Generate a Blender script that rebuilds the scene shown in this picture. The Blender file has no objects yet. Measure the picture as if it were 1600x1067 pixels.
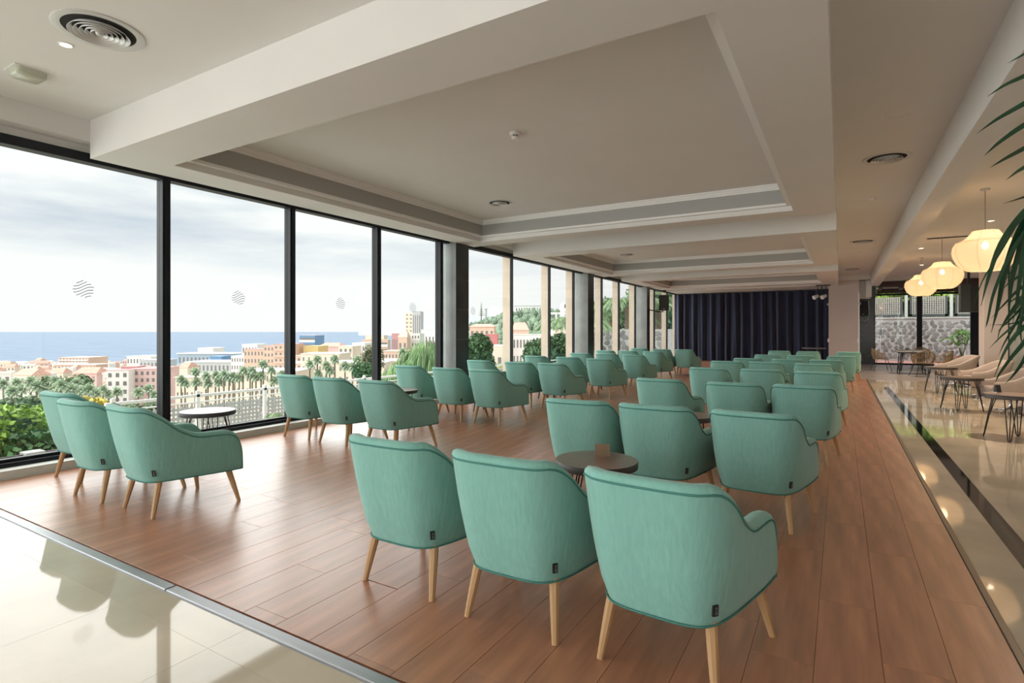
import bpy, bmesh, math, random
from mathutils import Vector, Matrix, Euler
PI = math.pi
sc = bpy.context.scene
COL = sc.collection
random.seed(7)

# ------------------------------------------------------------------ camera
EYE = 1.40
YAW = math.atan(513 / 860.0)
cam_d = bpy.data.cameras.new('camera')
cam = bpy.data.objects.new('camera', cam_d)
COL.objects.link(cam)
cam.location = (0, 0, EYE)
cam.rotation_euler = (PI / 2, 0, YAW)
cam_d.sensor_width = 36
cam_d.lens = 860 / 1600 * 36
cam_d.shift_y = -15.5 / 1600
cam_d.clip_end = 90000
cam_d.clip_start = 0.05
sc.camera = cam
# ------------------------------------------------------------------ world, sun, exposure
sc.view_settings.view_transform = 'Standard'
sc.view_settings.look = 'None'
sc.view_settings.gamma = 1
sc.view_settings.use_curve_mapping = False
sc.view_settings.exposure = 0.24
SKY_STRENGTH = 1.0
w = bpy.data.worlds.new('overcast sky')
sc.world = w
w.use_nodes = True
nt = w.node_tree
nt.nodes.clear()
N = nt.nodes.new
L = nt.links.new
out = N('ShaderNodeOutputWorld'); bg = N('ShaderNodeBackground')
tc = N('ShaderNodeTexCoord'); mp = N('ShaderNodeMapping')
mp.inputs['Scale'].default_value = (1.3, 1.3, 7.5)
mp.inputs['Location'].default_value = (0.35, 0.1, 0.4)
nz = N('ShaderNodeTexNoise'); nz.inputs['Scale'].default_value = 2.0; nz.inputs['Detail'].default_value = 7; nz.inputs['Roughness'].default_value = 0.52
sep = N('ShaderNodeSeparateXYZ')
el = N('ShaderNodeMapRange'); el.inputs['From Min'].default_value = 0.085; el.inputs['From Max'].default_value = 0.15
cl = N('ShaderNodeMapRange'); cl.inputs['From Min'].default_value = 0.40; cl.inputs['From Max'].default_value = 0.64
mu = N('ShaderNodeMath'); mu.operation = 'MULTIPLY'
mx = N('ShaderNodeMix'); mx.data_type = 'RGBA'
mx.inputs[6].default_value = (0.95, 0.948, 0.94, 1)
mx.inputs[7].default_value = (0.56, 0.625, 0.715, 1)
L(tc.outputs['Generated'], mp.inputs['Vector']); L(mp.outputs[0], nz.inputs['Vector'])
L(tc.outputs['Generated'], sep.inputs[0]); L(sep.outputs['Z'], el.inputs['Value'])
L(nz.outputs[0], cl.inputs['Value']); L(el.outputs[0], mu.inputs[0]); L(cl.outputs[0], mu.inputs[1])
L(mu.outputs[0], mx.inputs[0]); L(mx.outputs[2], bg.inputs['Color'])
bg.inputs['Strength'].default_value = SKY_STRENGTH
L(bg.outputs[0], out.inputs[0])

def light(name, kind, loc, energy, color=(1, 1, 1), **kw):
    d = bpy.data.lights.new(name, kind)
    d.energy = energy; d.color = color
    for k, v in kw.items(): setattr(d, k, v)
    o = bpy.data.objects.new(name, d); o.location = loc
    COL.objects.link(o)
    return o
sun = light('sun', 'SUN', (-20, -6, 20), 8.2, (1.0, 0.97, 0.93), angle=math.radians(150))
sun.rotation_euler = Vector((0.86, 0.42, -0.40)).to_track_quat('-Z', 'Y').to_euler()

# added area lamps inside the glazing behind the viewpoint, filling the dim room
def fill_lamp(name, loc, aim, sx, sy, e, col=(1.0, .985, .97)):
    o = light(name, 'AREA', loc, e, col, shape='RECTANGLE', size=sx, size_y=sy)
    o.rotation_euler = (Vector(aim)).to_track_quat('-Z', 'Y').to_euler()
    return o
fill_lamp('rear fill lamp', (-4.2, -7.35, 1.5), (0, 1, .5), 5.6, 2.8, 75, (.96, .985, 1.0))
fill_lamp('side fill lamp', (-6.85, -4.2, 1.2), (1, .25, .45), 5.6, 2.2, 70)
# ------------------------------------------------------------------ materials
MATS = {}
def mat(name, col, rough=0.6, metal=0.0, spec=0.5, noise=None, bump=None, sheen=0, rand=0, coat=0):
    """col linear rgb; noise=(scale, amount, (stretch)) colour variation; bump=(scale,strength,(stretch))"""
    if name in MATS: return MATS[name]
    m = bpy.data.materials.new(name); m.use_nodes = True
    t = m.node_tree; b = t.nodes['Principled BSDF']
    b.inputs['Base Color'].default_value = (*col, 1)
    b.inputs['Roughness'].default_value = rough
    b.inputs['Metallic'].default_value = metal
    b.inputs['Specular IOR Level'].default_value = spec
    if sheen: b.inputs['Sheen Weight'].default_value = sheen
    if coat: b.inputs['Coat Weight'].default_value = coat; b.inputs['Coat Roughness'].default_value = 0.26
    def co(stretch):
        c = t.nodes.new('ShaderNodeTexCoord'); p = t.nodes.new('ShaderNodeMapping')
        p.inputs['Scale'].default_value = stretch
        t.links.new(c.outputs['Object'], p.inputs[0]); return p.outputs[0]
    if noise:
        s, a = noise[0], noise[1]; st = noise[2] if len(noise) > 2 else (1, 1, 1)
        n = t.nodes.new('ShaderNodeTexNoise'); n.inputs['Scale'].default_value = s; n.inputs['Detail'].default_value = 5
        t.links.new(co(st), n.inputs['Vector'])
        r = t.nodes.new('ShaderNodeMapRange'); r.inputs['From Min'].default_value = 0.3; r.inputs['From Max'].default_value = 0.7
        r.inputs['To Min'].default_value = 1 - a; r.inputs['To Max'].default_value = 1 + a
        t.links.new(n.outputs[0], r.inputs['Value'])
        h = t.nodes.new('ShaderNodeHueSaturation'); h.inputs['Color'].default_value = (*col, 1)
        if rand:
            oi = t.nodes.new('ShaderNodeObjectInfo'); gi = t.nodes.new('ShaderNodeNewGeometry')
            ad = t.nodes.new('ShaderNodeMath'); ad.operation = 'ADD'
            fr = t.nodes.new('ShaderNodeMath'); fr.operation = 'FRACT'
            t.links.new(oi.outputs['Random'], ad.inputs[0]); t.links.new(gi.outputs['Random Per Island'], ad.inputs[1])
            t.links.new(ad.outputs[0], fr.inputs[0])
            r2 = t.nodes.new('ShaderNodeMapRange'); r2.inputs['To Min'].default_value = 1 - rand; r2.inputs['To Max'].default_value = 1 + rand
            t.links.new(fr.outputs[0], r2.inputs['Value'])
            mm = t.nodes.new('ShaderNodeMath'); mm.operation = 'MULTIPLY'
            t.links.new(r.outputs[0], mm.inputs[0]); t.links.new(r2.outputs[0], mm.inputs[1])
            t.links.new(mm.outputs[0], h.inputs['Value'])
        else:
            t.links.new(r.outputs[0], h.inputs['Value'])
        t.links.new(h.outputs[0], b.inputs['Base Color'])
    if bump:
        s, k = bump[0], bump[1]; st = bump[2] if len(bump) > 2 else (1, 1, 1)
        n = t.nodes.new('ShaderNodeTexNoise'); n.inputs['Scale'].default_value = s; n.inputs['Detail'].default_value = 4
        t.links.new(co(st), n.inputs['Vector'])
        bp = t.nodes.new('ShaderNodeBump'); bp.inputs['Strength'].default_value = k; bp.inputs['Distance'].default_value = 0.01
        t.links.new(n.outputs[0], bp.inputs['Height']); t.links.new(bp.outputs[0], b.inputs['Normal'])
    MATS[name] = m
    return m
M_mint = mat('mint velvet', (0.215, 0.455, 0.40), 0.85, spec=0.25, noise=(60, 0.06, (1, 1, 0.15)), bump=(38, 0.30, (1, 1, 0.10)), sheen=0.25)
M_mintdark = mat('mint piping', (0.075, 0.23, 0.20), 0.8, spec=0.2)
M_leg = mat('pale beech', (0.50, 0.30, 0.145), 0.45, noise=(14, 0.12, (1, 1, 0.1)))
M_black = mat('black metal', (0.012, 0.012, 0.014), 0.45)
M_tag = mat('black woven tag', (0.012, 0.013, 0.014), 0.7)
M_tagprint = mat('tag print', (0.30, 0.33, 0.33), 0.7)
M_white = mat('ceiling white', (0.73, 0.715, 0.69), 0.85, noise=(1.5, 0.015))
M_trimwhite = mat('trim white', (0.84, 0.83, 0.81), 0.6)
M_frame = mat('anthracite frame', (0.012, 0.014, 0.018), 0.5, spec=.25, noise=(3, 0.2))
M_sill = mat('pale stone sill', (0.62, 0.60, 0.57), 0.5, noise=(6, 0.05))
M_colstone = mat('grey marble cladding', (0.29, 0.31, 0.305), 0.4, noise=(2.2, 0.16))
M_coldark = mat('dark column cladding', (0.035, 0.045, 0.05), 0.3, noise=(2.0, 0.35))
M_tan = mat('beige exterior fin', (0.60, 0.50, 0.40), 0.7, noise=(3, 0.06))
M_wood = mat('cherry plank', (0.45, 0.20, 0.115), 0.36, noise=(2.6, 0.27, (5, 0.5, 1)), bump=(30, 0.03, (6, 0.5, 1)), rand=0.06, spec=0.6, coat=0.5)
M_joint = mat('joint dark', (0.34, 0.15, 0.085), 0.5)
M_marble = mat('cream marble', (0.59, 0.51, 0.405), 0.045, noise=(1.6, 0.13), rand=0.04, spec=0.55)
M_mjoint = mat('marble joint', (0.58, 0.48, 0.36), 0.12)
M_mblack = mat('black marble', (0.012, 0.015, 0.014), 0.05, noise=(8, 0.5), spec=0.6)
M_alu = mat('brushed aluminium', (0.36, 0.37, 0.39), 0.42, metal=0.7, noise=(40, 0.08, (0.1, 3, 1)))
M_trimdark = mat('bronze edge strip', (0.16, 0.13, 0.11), 0.35, metal=0.7)
M_curtain = mat('navy velvet', (0.025, 0.031, 0.062), 0.8, spec=0.15, noise=(5, 0.2, (3, 3, 0.3)), sheen=0.35)
M_walltaupe = mat('taupe wall paint', (0.56, 0.48, 0.44), 0.8, noise=(2, 0.03))
M_tabletop = mat('brown oak laminate', (0.225, 0.145, 0.115), 0.28, noise=(9, 0.18, (1, 8, 1)))
M_tabledark = mat('dark table edge', (0.045, 0.032, 0.028), 0.4)
M_greytop = mat('grey ash laminate', (0.22, 0.21, 0.205), 0.35, noise=(10, 0.12, (1, 8, 1)))
M_greyedge = mat('charcoal table edge', (0.05, 0.05, 0.055), 0.5)
M_beige = mat('taupe leatherette', (0.42, 0.34, 0.30), 0.55, noise=(4, 0.05))
M_chrome = mat('chrome', (0.8, 0.8, 0.82), 0.08, metal=1.0)
M_rattan = mat('woven rattan', (0.28, 0.19, 0.085), 0.6, noise=(30, 0.25))
M_darkwood = mat('dark brown timber', (0.060, 0.026, 0.018), 0.5, noise=(4, 0.3, (0.4, 4, 4)))
M_blackpanel = mat('black panel', (0.012, 0.015, 0.014), 0.25, noise=(2, 0.5))
M_speaker = mat('speaker grille grey', (0.030, 0.034, 0.038), 0.6)
M_plastic = mat('white plastic', (0.75, 0.75, 0.72), 0.4)
M_vent = mat('satin aluminium vent', (0.60, 0.60, 0.59), 0.35, metal=0.3)
M_ventdark = mat('vent dark', (0.015, 0.014, 0.013), 0.9)
M_terracotta = mat('terracotta', (0.50, 0.19, 0.10), 0.7, noise=(8, 0.1))
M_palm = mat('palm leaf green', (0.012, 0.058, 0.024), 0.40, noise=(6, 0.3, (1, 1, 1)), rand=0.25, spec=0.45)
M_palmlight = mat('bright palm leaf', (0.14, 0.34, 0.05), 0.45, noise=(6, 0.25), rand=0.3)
M_stem = mat('palm stem', (0.14, 0.17, 0.06), 0.6)
M_mirror = mat('smoked green glass panel', (0.19, 0.22, 0.20), 0.10, spec=0.7, noise=(1.5, 0.15))
M_stone = mat('grey field stone', (0.20, 0.20, 0.195), 0.85, noise=(14, 0.25), bump=(25, 0.5), rand=0.35)
M_mortar = mat('pale mortar', (0.40, 0.40, 0.385), 0.9, noise=(10, 0.12))
M_lattice = mat('grey lattice', (0.40, 0.385, 0.35), 0.8)
M_latticeframe = mat('dark lattice frame', (0.06, 0.07, 0.07), 0.7)
M_concrete = mat('pale concrete post', (0.48, 0.49, 0.47), 0.8)
M_redtile = mat('red patio tile', (0.47, 0.22, 0.19), 0.6, noise=(5, 0.12))
M_cork = mat('kraft card', (0.30, 0.20, 0.13), 0.7)

def glass_mat():
    m = bpy.data.materials.new('window glass'); m.use_nodes = True
    t = m.node_tree; t.nodes.clear()
    o = t.nodes.new('ShaderNodeOutputMaterial'); mi = t.nodes.new('ShaderNodeMixShader')
    tr = t.nodes.new('ShaderNodeBsdfTransparent'); gl = t.nodes.new('ShaderNodeBsdfGlossy')
    tr.inputs['Color'].default_value = (0.955, 0.975, 0.968, 1)
    gl.inputs['Roughness'].default_value = 0.0
    fr = t.nodes.new('ShaderNodeLayerWeight'); fr.inputs['Blend'].default_value = 0.5
    pw = t.nodes.new('ShaderNodeMath'); pw.operation = 'POWER'; pw.inputs[1].default_value = 5
    mlt = t.nodes.new('ShaderNodeMath'); mlt.operation = 'MULTIPLY_ADD'; mlt.inputs[1].default_value = 0.7; mlt.inputs[2].default_value = 0.025
    t.links.new(fr.outputs['Facing'], pw.inputs[0]); t.links.new(pw.outputs[0], mlt.inputs[0]); t.links.new(mlt.outputs[0], mi.inputs[0])
    t.links.new(tr.outputs[0], mi.inputs[1]); t.links.new(gl.outputs[0], mi.inputs[2]); t.links.new(mi.outputs[0], o.inputs[0])
    return m
M_glass = glass_mat()
def emit_mat(name, col, strength):
    m = bpy.data.materials.new(name); m.use_nodes = True
    b = m.node_tree.nodes['Principled BSDF']
    b.inputs['Base Color'].default_value = (*col, 1)
    b.inputs['Emission Color'].default_value = (*col, 1); b.inputs['Emission Strength'].default_value = strength
    return m
M_lamp = emit_mat('warm lamp', (1.0, 0.78, 0.50), 6.0)
M_bulb = emit_mat('warm bulb', (1.0, 0.72, 0.40), 40.0)
def shade_mat():
    m = bpy.data.materials.new('cream fabric shade'); m.use_nodes = True
    t = m.node_tree; t.nodes.clear()
    o = t.nodes.new('ShaderNodeOutputMaterial'); mi = t.nodes.new('ShaderNodeMixShader'); m2 = t.nodes.new('ShaderNodeMixShader')
    df = t.nodes.new('ShaderNodeBsdfDiffuse'); tl = t.nodes.new('ShaderNodeBsdfTranslucent'); tp = t.nodes.new('ShaderNodeBsdfTransparent')
    df.inputs[0].default_value = (0.62, 0.55, 0.46, 1); tl.inputs[0].default_value = (0.30, 0.27, 0.225, 1)
    mi.inputs[0].default_value = 0.62; m2.inputs[0].default_value = 0.10
    t.links.new(df.outputs[0], mi.inputs[1]); t.links.new(tl.outputs[0], mi.inputs[2])
    t.links.new(mi.outputs[0], m2.inputs[1]); t.links.new(tp.outputs[0], m2.inputs[2]); t.links.new(m2.outputs[0], o.inputs[0])
    return m
M_shade = shade_mat()
M_decal = mat('frosted teal decal', (0.13, 0.18, 0.19), 0.6)

# ------------------------------------------------------------------ mesh helpers
class MB:
    def __init__(s): s.v = []; s.f = []
    def quadbox(s, p):           # 8 points: bottom 4 ccw, top 4 ccw
        b = len(s.v); s.v += [tuple(q) for q in p]
        for f in ((3, 2, 1, 0), (4, 5, 6, 7), (0, 1, 5, 4), (1, 2, 6, 5), (2, 3, 7, 6), (3, 0, 4, 7)):
            s.f.append(tuple(b + i for i in f))
        return s
    def box(s, x0, y0, z0, x1, y1, z1):
        return s.quadbox([(x0, y0, z0), (x1, y0, z0), (x1, y1, z0), (x0, y1, z0), (x0, y0, z1), (x1, y0, z1), (x1, y1, z1), (x0, y1, z1)])
    def cbox(s, c, sz):
        return s.box(c[0] - sz[0] / 2, c[1] - sz[1] / 2, c[2] - sz[2] / 2, c[0] + sz[0] / 2, c[1] + sz[1] / 2, c[2] + sz[2] / 2)
    def bevbox(s, x0, y0, z0, x1, y1, z1, e):   # box whose top edges are chamfered
        b = len(s.v)
        s.v += [(x0, y0, z0), (x1, y0, z0), (x1, y1, z0), (x0, y1, z0), (x0, y0, z1 - e), (x1, y0, z1 - e), (x1, y1, z1 - e), (x0, y1, z1 - e),
                (x0 + e, y0 + e, z1), (x1 - e, y0 + e, z1), (x1 - e, y1 - e, z1), (x0 + e, y1 - e, z1)]
        for f in ((0, 1, 5, 4), (1, 2, 6, 5), (2, 3, 7, 6), (3, 0, 4, 7), (4, 5, 9, 8), (5, 6, 10, 9), (6, 7, 11, 10), (7, 4, 8, 11), (8, 9, 10, 11)):
            s.f.append(tuple(b + i for i in f))
        return s
    def tube(s, pts, r, n=8, cap=True, closed=False):
        pts = [Vector(p) for p in pts]
        rs = r if isinstance(r, (list, tuple)) else [r] * len(pts)
        b = len(s.v); m = len(pts); up = None
        for i, p in enumerate(pts):
            if closed: d = pts[(i + 1) % m] - pts[i - 1]
            else: d = pts[min(i + 1, m - 1)] - pts[max(i - 1, 0)]
            d.normalize()
            if up is None:
                up = Vector((0, 0, 1)) if abs(d.z) < 0.9 else Vector((1, 0, 0))
            a = d.cross(up); a.normalize(); c = a.cross(d); c.normalize(); up = c
            for k in range(n):
                t = 2 * PI * k / n
                s.v.append(tuple(p + a * math.cos(t) * rs[i] + c * math.sin(t) * rs[i]))
        for i in range(m if closed else m - 1):
            j = (i + 1) % m
            for k in range(n):
                l = (k + 1) % n
                s.f.append((b + i * n + k, b + i * n + l, b + j * n + l, b + j * n + k))
        if cap and not closed:
            s.f.append(tuple(b + k for k in range(n)))
            s.f.append(tuple(b + (m - 1) * n + k for k in reversed(range(n))))
        return s
    def lathe(s, prof, n=24, c=(0, 0, 0), cap=False, scale=None):
        b = len(s.v); m = len(prof)
        for (r, z) in prof:
            for k in range(n):
                t = 2 * PI * k / n
                q = scale(t) if scale else 1
                s.v.append((c[0] + r * q * math.cos(t), c[1] + r * q * math.sin(t), c[2] + z))
        for i in range(m - 1):
            for k in range(n):
                l = (k + 1) % n
                s.f.append((b + i * n + k, b + i * n + l, b + (i + 1) * n + l, b + (i + 1) * n + k))
        if cap:
            s.f.append(tuple(b + k for k in reversed(range(n))))
            s.f.append(tuple(b + (m - 1) * n + k for k in range(n)))
        return s
    def grid(s, rows, close=False):
        b = len(s.v); n = len(rows[0])
        for r in rows: s.v += [tuple(p) for p in r]
        for i in range(len(rows) - 1):
            for k in range(n if close else n - 1):
                l = (k + 1) % n
                s.f.append((b + i * n + k, b + i * n + l, b + (i + 1) * n + l, b + (i + 1) * n + k))
        return s
    def mesh(s, name, smooth=False):
        me = bpy.data.meshes.new(name); me.from_pydata(s.v, [], s.f); me.update()
        if smooth:
            me.shade_smooth()
        return me
    def build(s, name, m, parent=None, smooth=False, autos=None):
        me = s.mesh(name, smooth or autos is not None)
        if autos is not None:
            me.set_sharp_from_angle(angle=math.radians(autos))
        me.materials.append(m)
        return link(name, me, parent)
def link(name, me, parent=None):
    o = bpy.data.objects.new(name, me); COL.objects.link(o)
    if parent: o.parent = parent
    return o
def empty(name, loc=(0, 0, 0), rz=0, parent=None):
    o = bpy.data.objects.new(name, None); COL.objects.link(o)
    o.location = loc; o.rotation_euler = (0, 0, rz); o.empty_display_size = 0.1
    if parent: o.parent = parent
    return o
def tag(o, label=None, cat=None, group=None, kind=None):
    if label: o['label'] = label
    if cat: o['category'] = cat
    if group: o['group'] = group
    if kind: o['kind'] = kind
    return o
def struct(o, label=None): 
    o['kind'] = 'structure'
    if label: o['label'] = label
    return o
def copy_tree(o, parent=None):
    c = o.copy(); COL.objects.link(c)
    if parent: c.parent = parent
    for ch in list(o.children): copy_tree(ch, c)
    return c
def lerp(a, b, t): return a + (b - a) * t
def interp(tab, x):
    if x <= tab[0][0]: return tab[0][1]
    for (x0, y0), (x1, y1) in zip(tab, tab[1:]):
        if x <= x1:
            return y0 + (y1 - y0) * (x - x0) / (x1 - x0)
    return tab[-1][1]
def smooth_curve(pts, n):
    """Catmull-Rom through pts, n samples per span"""
    P = [Vector(p) for p in pts]; P = [P[0] * 2 - P[1]] + P + [P[-1] * 2 - P[-2]]
    res = []
    for i in range(1, len(P) - 2):
        for k in range(n):
            t = k / n; a, b, c, d = P[i - 1], P[i], P[i + 1], P[i + 2]
            res.append(0.5 * ((2 * b) + (c - a) * t + (2 * a - 5 * b + 4 * c - d) * t * t + (3 * b - a - 3 * c + d) * t ** 3))
    res.append(P[-2]); return res

# ================================================================== ROOM SHELL
XI, XG = -6.75, -7.00          # inner face of the kerb and columns, glass line
FRONT, WOODR = 1.64, 0.665     # wood floor edges
YB = 27.1                      # stage curtain
ZS, ZC, ZL = 3.22, 3.62, 3.50  # soffit, main ceiling, lounge ceiling

# ---- wood floor: planks are parts, the nearest 300 one by one
fl = struct(MB().box(XI - 0.05, FRONT, -0.12, WOODR, 28.6, -0.016).build('floor', M_joint))
PW = (WOODR - 0.02 - XI) / 30; PLN = 1.38
pieces = []
for i in range(30):
    off = random.uniform(0, PLN); y = FRONT + 0.03 - off
    while y < 28.4:
        a, b = max(y, FRONT + 0.03), min(y + PLN, 28.5)
        if b - a > 0.03: pieces.append((XI + i * PW, a, b))
        y += PLN
pieces.sort(key=lambda p: (p[0] + PW / 2) ** 2 + ((p[1] + p[2]) / 2) ** 2)
cache = {}
rest = MB()
for k, (x, a, b) in enumerate(pieces):
    g = 0.0008
    if k < 300:
        key = round(b - a, 2)
        if key not in cache:
            me = MB().bevbox(g, g, -0.016, PW - g, (b - a) - g, 0, 0.0009).mesh('plank'); me.materials.append(M_wood); cache[key] = me
        o = link('plank', cache[key], fl); o.location = (x, a, 0)
    else:
        rest.bevbox(x + g, a + g, -0.016, x + PW - g, b - g, 0, 0.0009)
r = rest.build('plank', M_wood, fl); r['kind'] = 'stuff'
struct(MB().box(XI - 0.3, FRONT - 0.055, -0.02, WOODR + 0.03, FRONT + 0.0, 0.0).bevbox(XI - 0.3, FRONT - 0.05, 0, -3.13, FRONT + 0.01, 0.010, 0.004)
       .bevbox(-3.12, FRONT - 0.05, 0, WOODR + 0.03, FRONT + 0.01, 0.010, 0.004).build('trim_1', M_alu))
struct(MB().bevbox(WOODR - 0.02, FRONT + 0.01, -0.02, WOODR + 0.014, 19.2, 0.007, 0.003).build('trim_2', M_trimdark))
# ---- marble floor: slabs are parts
mf = struct(MB().box(-7.3, -7.5, -0.14, 5.0, FRONT - 0.05, -0.02).box(WOODR + 0.012, FRONT - 0.05, -0.14, 5.0, 19.2, -0.02).build('floor', M_mjoint))
def slab(x0, y0, x1, y1, m=M_marble):
    g = 0.0005
    MB().bevbox(x0 + g, y0 + g, -0.02, x1 - g, y1 - g, 0, 0.0003).build('slab', m, mf)
y = -7.4
while y < FRONT - 0.06:
    y1 = min(y + 1.1, FRONT - 0.055)
    x = -7.2
    while x < 0.60:
        slab(x, y, min(x + 0.8, 0.70), y1); x += 0.8
        if x > 0.55: break
    y = y1
y = -7.4
k = 0
while y < 19.2:
    y1 = min(y + 1.15, 19.2)
    slab(0.70 if y1 < FRONT else WOODR + 0.014, y, 0.93, y1)
    if y > 3 and y1 < 17.0: slab(0.93, y, 1.05, y1, M_mblack)
    else: slab(0.93, y, 1.05, y1, M_mblack if y1 < 17 else M_marble)
    for x in (1.05, 1.85, 2.65):
        slab(x, y, min(x + 0.8, 3.66), y1)
    slab(3.45, y, 3.66, y1)
    y = y1; k += 1
# matte far floor
M_mat = mat('matte greige floor', (0.36, 0.31, 0.30), 0.30, noise=(3, 0.06, (1, 6, 1)))
struct(MB().box(0.5, 19.2, -0.14, 5.2, 28.6, 0.002).build('floor', M_mat))

# ---- ceiling, dropped frames with coffers
struct(MB().box(-7.3, -7.5, ZC, 1.02, 28.6, ZC + 0.15).build('ceiling', M_white))
struct(MB().box(1.28, -7.5, ZL, 5.2, 28.6, ZC + 0.15).build('ceiling', M_white))
M_coffer = mat('grey coffer wall', (0.40, 0.395, 0.375), 0.85)  # deep coffer walls, a darker grey than the ceiling
BLOCKS = [(2.70, 9.75, 3.28, 9.28), (11.42, 17.35, 11.98, 16.8), (19.05, 24.15, 19.6, 23.6), (25.0, 28.6, None, None)]
XR = -0.06
def ring(mb, X0, Y0, X1, Y1, x0, y0, x1, y1, z0, z1):
    mb.box(X0, Y0, z0, X1, y0, z1); mb.box(X0, y1, z0, X1, Y1, z1)
    mb.box(X0, y0, z0, x0, y1, z1); mb.box(x1, y0, z0, X1, y1, z1)
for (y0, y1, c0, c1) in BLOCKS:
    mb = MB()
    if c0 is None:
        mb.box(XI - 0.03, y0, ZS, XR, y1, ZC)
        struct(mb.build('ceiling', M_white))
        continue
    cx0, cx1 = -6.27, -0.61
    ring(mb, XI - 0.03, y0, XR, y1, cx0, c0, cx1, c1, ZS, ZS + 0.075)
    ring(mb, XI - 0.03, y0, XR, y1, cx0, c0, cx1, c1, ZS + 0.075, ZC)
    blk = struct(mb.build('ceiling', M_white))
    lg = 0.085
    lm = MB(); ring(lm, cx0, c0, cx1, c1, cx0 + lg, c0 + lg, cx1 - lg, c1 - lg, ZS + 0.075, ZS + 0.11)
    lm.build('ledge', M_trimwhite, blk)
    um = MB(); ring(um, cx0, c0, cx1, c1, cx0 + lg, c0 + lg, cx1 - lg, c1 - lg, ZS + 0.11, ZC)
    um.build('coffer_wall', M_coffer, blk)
    cm = MB()       # cornice moulding inside the coffer: two stepped rolls
    X0, Y0, X1, Y1 = cx0 + lg, c0 + lg, cx1 - lg, c1 - lg
    for (a, h) in ((0.03, 0.085), (0.055, 0.055), (0.085, 0.025)):
        ring(cm, X0, Y0, X1, Y1, X0 + a, Y0 + a, X1 - a, Y1 - a, ZC - h, ZC - h + 0.03 if a < 0.08 else ZC)
    cm.build('cornice', M_trimwhite, blk)
# right hand longitudinal beam, end beams
struct(MB().box(1.0, -7.5, 3.19, 1.30, 25.9, ZC).build('beam', M_white))
struct(MB().box(XR, 25.2, 3.42, 1.0, 25.8, ZC).box(1.0, 25.6, 3.38, 5.0, 26.2, ZC).build('beam', M_white))
# lounge ceiling step
struct(MB().box(2.9, 19.0, 3.36, 5.0, 25.6, ZL).build('beam', M_white))
struct(MB().box(3.35, -7.5, 3.25, 3.7, 18.5, ZL).build('beam', M_white))

# ---- left wall: kerb, head, glass bays
struct(MB().box(XG - 0.10, -7.5, -0.5, XI, 28.6, 0.085).build('trim_3', M_sill))
struct(MB().box(XG - 0.25, -7.5, 3.31, XG + 0.03, 28.6, ZC + 0.2).box(XG - 0.4, -7.5, 3.4, XI - 0.03, 28.6, ZC + 0.2).build('wall_left', M_white))
HEAD = MB().box(XG - 0.06, -7.5, 3.215, XG + 0.08, 28.6, 3.312)
struct(HEAD.build('trim_4', M_frame))
struct(MB().box(XG - 0.06, -7.5, 0.085, XG + 0.09, 28.6, 0.125).box(XG - 0.05, -7.5, 0.125, XG + 0.03, 28.6, 0.155).build('trim_5', M_frame))
mull = [-7.4, -5.32, -3.55, -1.78, 0.0, 1.76, 3.54, 5.31, 7.08, 8.84, 11.72, 13.78, 15.40, 17.72, 19.42, 21.3, 23.9, 25.95, 27.9]
cols = [(9.09, 9.53), (15.95, 16.42), (22.03, 22.42)]
for i, my in enumerate(mull):
    if my < 10:
        m_ = MB().box(XG - 0.06, my - 0.045, 0.12, XG + 0.075, my + 0.045, 3.22)
        m_.box(XG - 0.075, my - 0.02, 0.12, XG + 0.09, my + 0.02, 3.22)
    else:
        m_ = MB().box(XG - 0.03, my - 0.022, 0.12, XG + 0.03, my + 0.022, 3.22)
    struct(m_.build('trim_%d' % (10 + i), M_frame))
    if my > 11:
        struct(MB().box(XG - 0.25, my - 0.02, -0.9, XG - 0.04, my + 0.05, 3.4).build('trim_%d' % (40 + i), M_tan))
for i, (a, b) in enumerate(cols):
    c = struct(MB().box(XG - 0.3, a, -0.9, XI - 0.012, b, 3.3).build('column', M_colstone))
    # stone cladding panels with recessed joints on the near face, darker panels on the room face
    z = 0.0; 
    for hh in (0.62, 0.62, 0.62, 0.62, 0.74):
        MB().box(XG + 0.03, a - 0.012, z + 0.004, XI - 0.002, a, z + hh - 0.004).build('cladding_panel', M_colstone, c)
        MB().box(XI - 0.012, a - 0.010, z + 0.003, XI, b, z + hh - 0.003).build('room_face_panel', M_coldark, c)
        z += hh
# the glass panes
def wave_mark(parent, cy, cz, r=0.10):
    mb = MB()
    rows = [(-0.62, 0.02, 1.02), (-0.86, 0.34, 0.70), (-0.95, 0.72, 0.38), (-0.88, 1.0, 0.06), (-0.62, 0.95, -0.26), (-0.22, 0.93, -0.58), (0.14, 0.72, -0.90)]
    for (a, b, zc) in rows:
        n = 12; top = []; bot = []
        for k in range(n + 1):
            u = a + (b - a) * k / n
            v = zc + 0.30 * math.sin(max(-1, min(1, (u + 0.05) / 0.75)) * PI / 2) - 0.0
            h = 0.034
            top.append((0.001, cy + u * r, cz + (v - 0.28 * 0 + h) * r)); bot.append((0.001, cy + u * r, cz + (v - h) * r))
        b0 = len(mb.v)
        for q in range(n + 1):
            mb.v.append((XG + 0.0095, top[q][1], top[q][2])); mb.v.append((XG + 0.0095, bot[q][1], bot[q][2]))
        for q in range(n):
            mb.f.append((b0 + 2 * q, b0 + 2 * q + 1, b0 + 2 * q + 3, b0 + 2 * q + 2))
    mb.build('wave_emblem', M_decal, parent)
bays = []
stops = sorted([(m - (.045 if m < 10 else .022), m + (.045 if m < 10 else .022)) for m in mull] + [(a, b) for a, b in cols])
wn = 1
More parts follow.
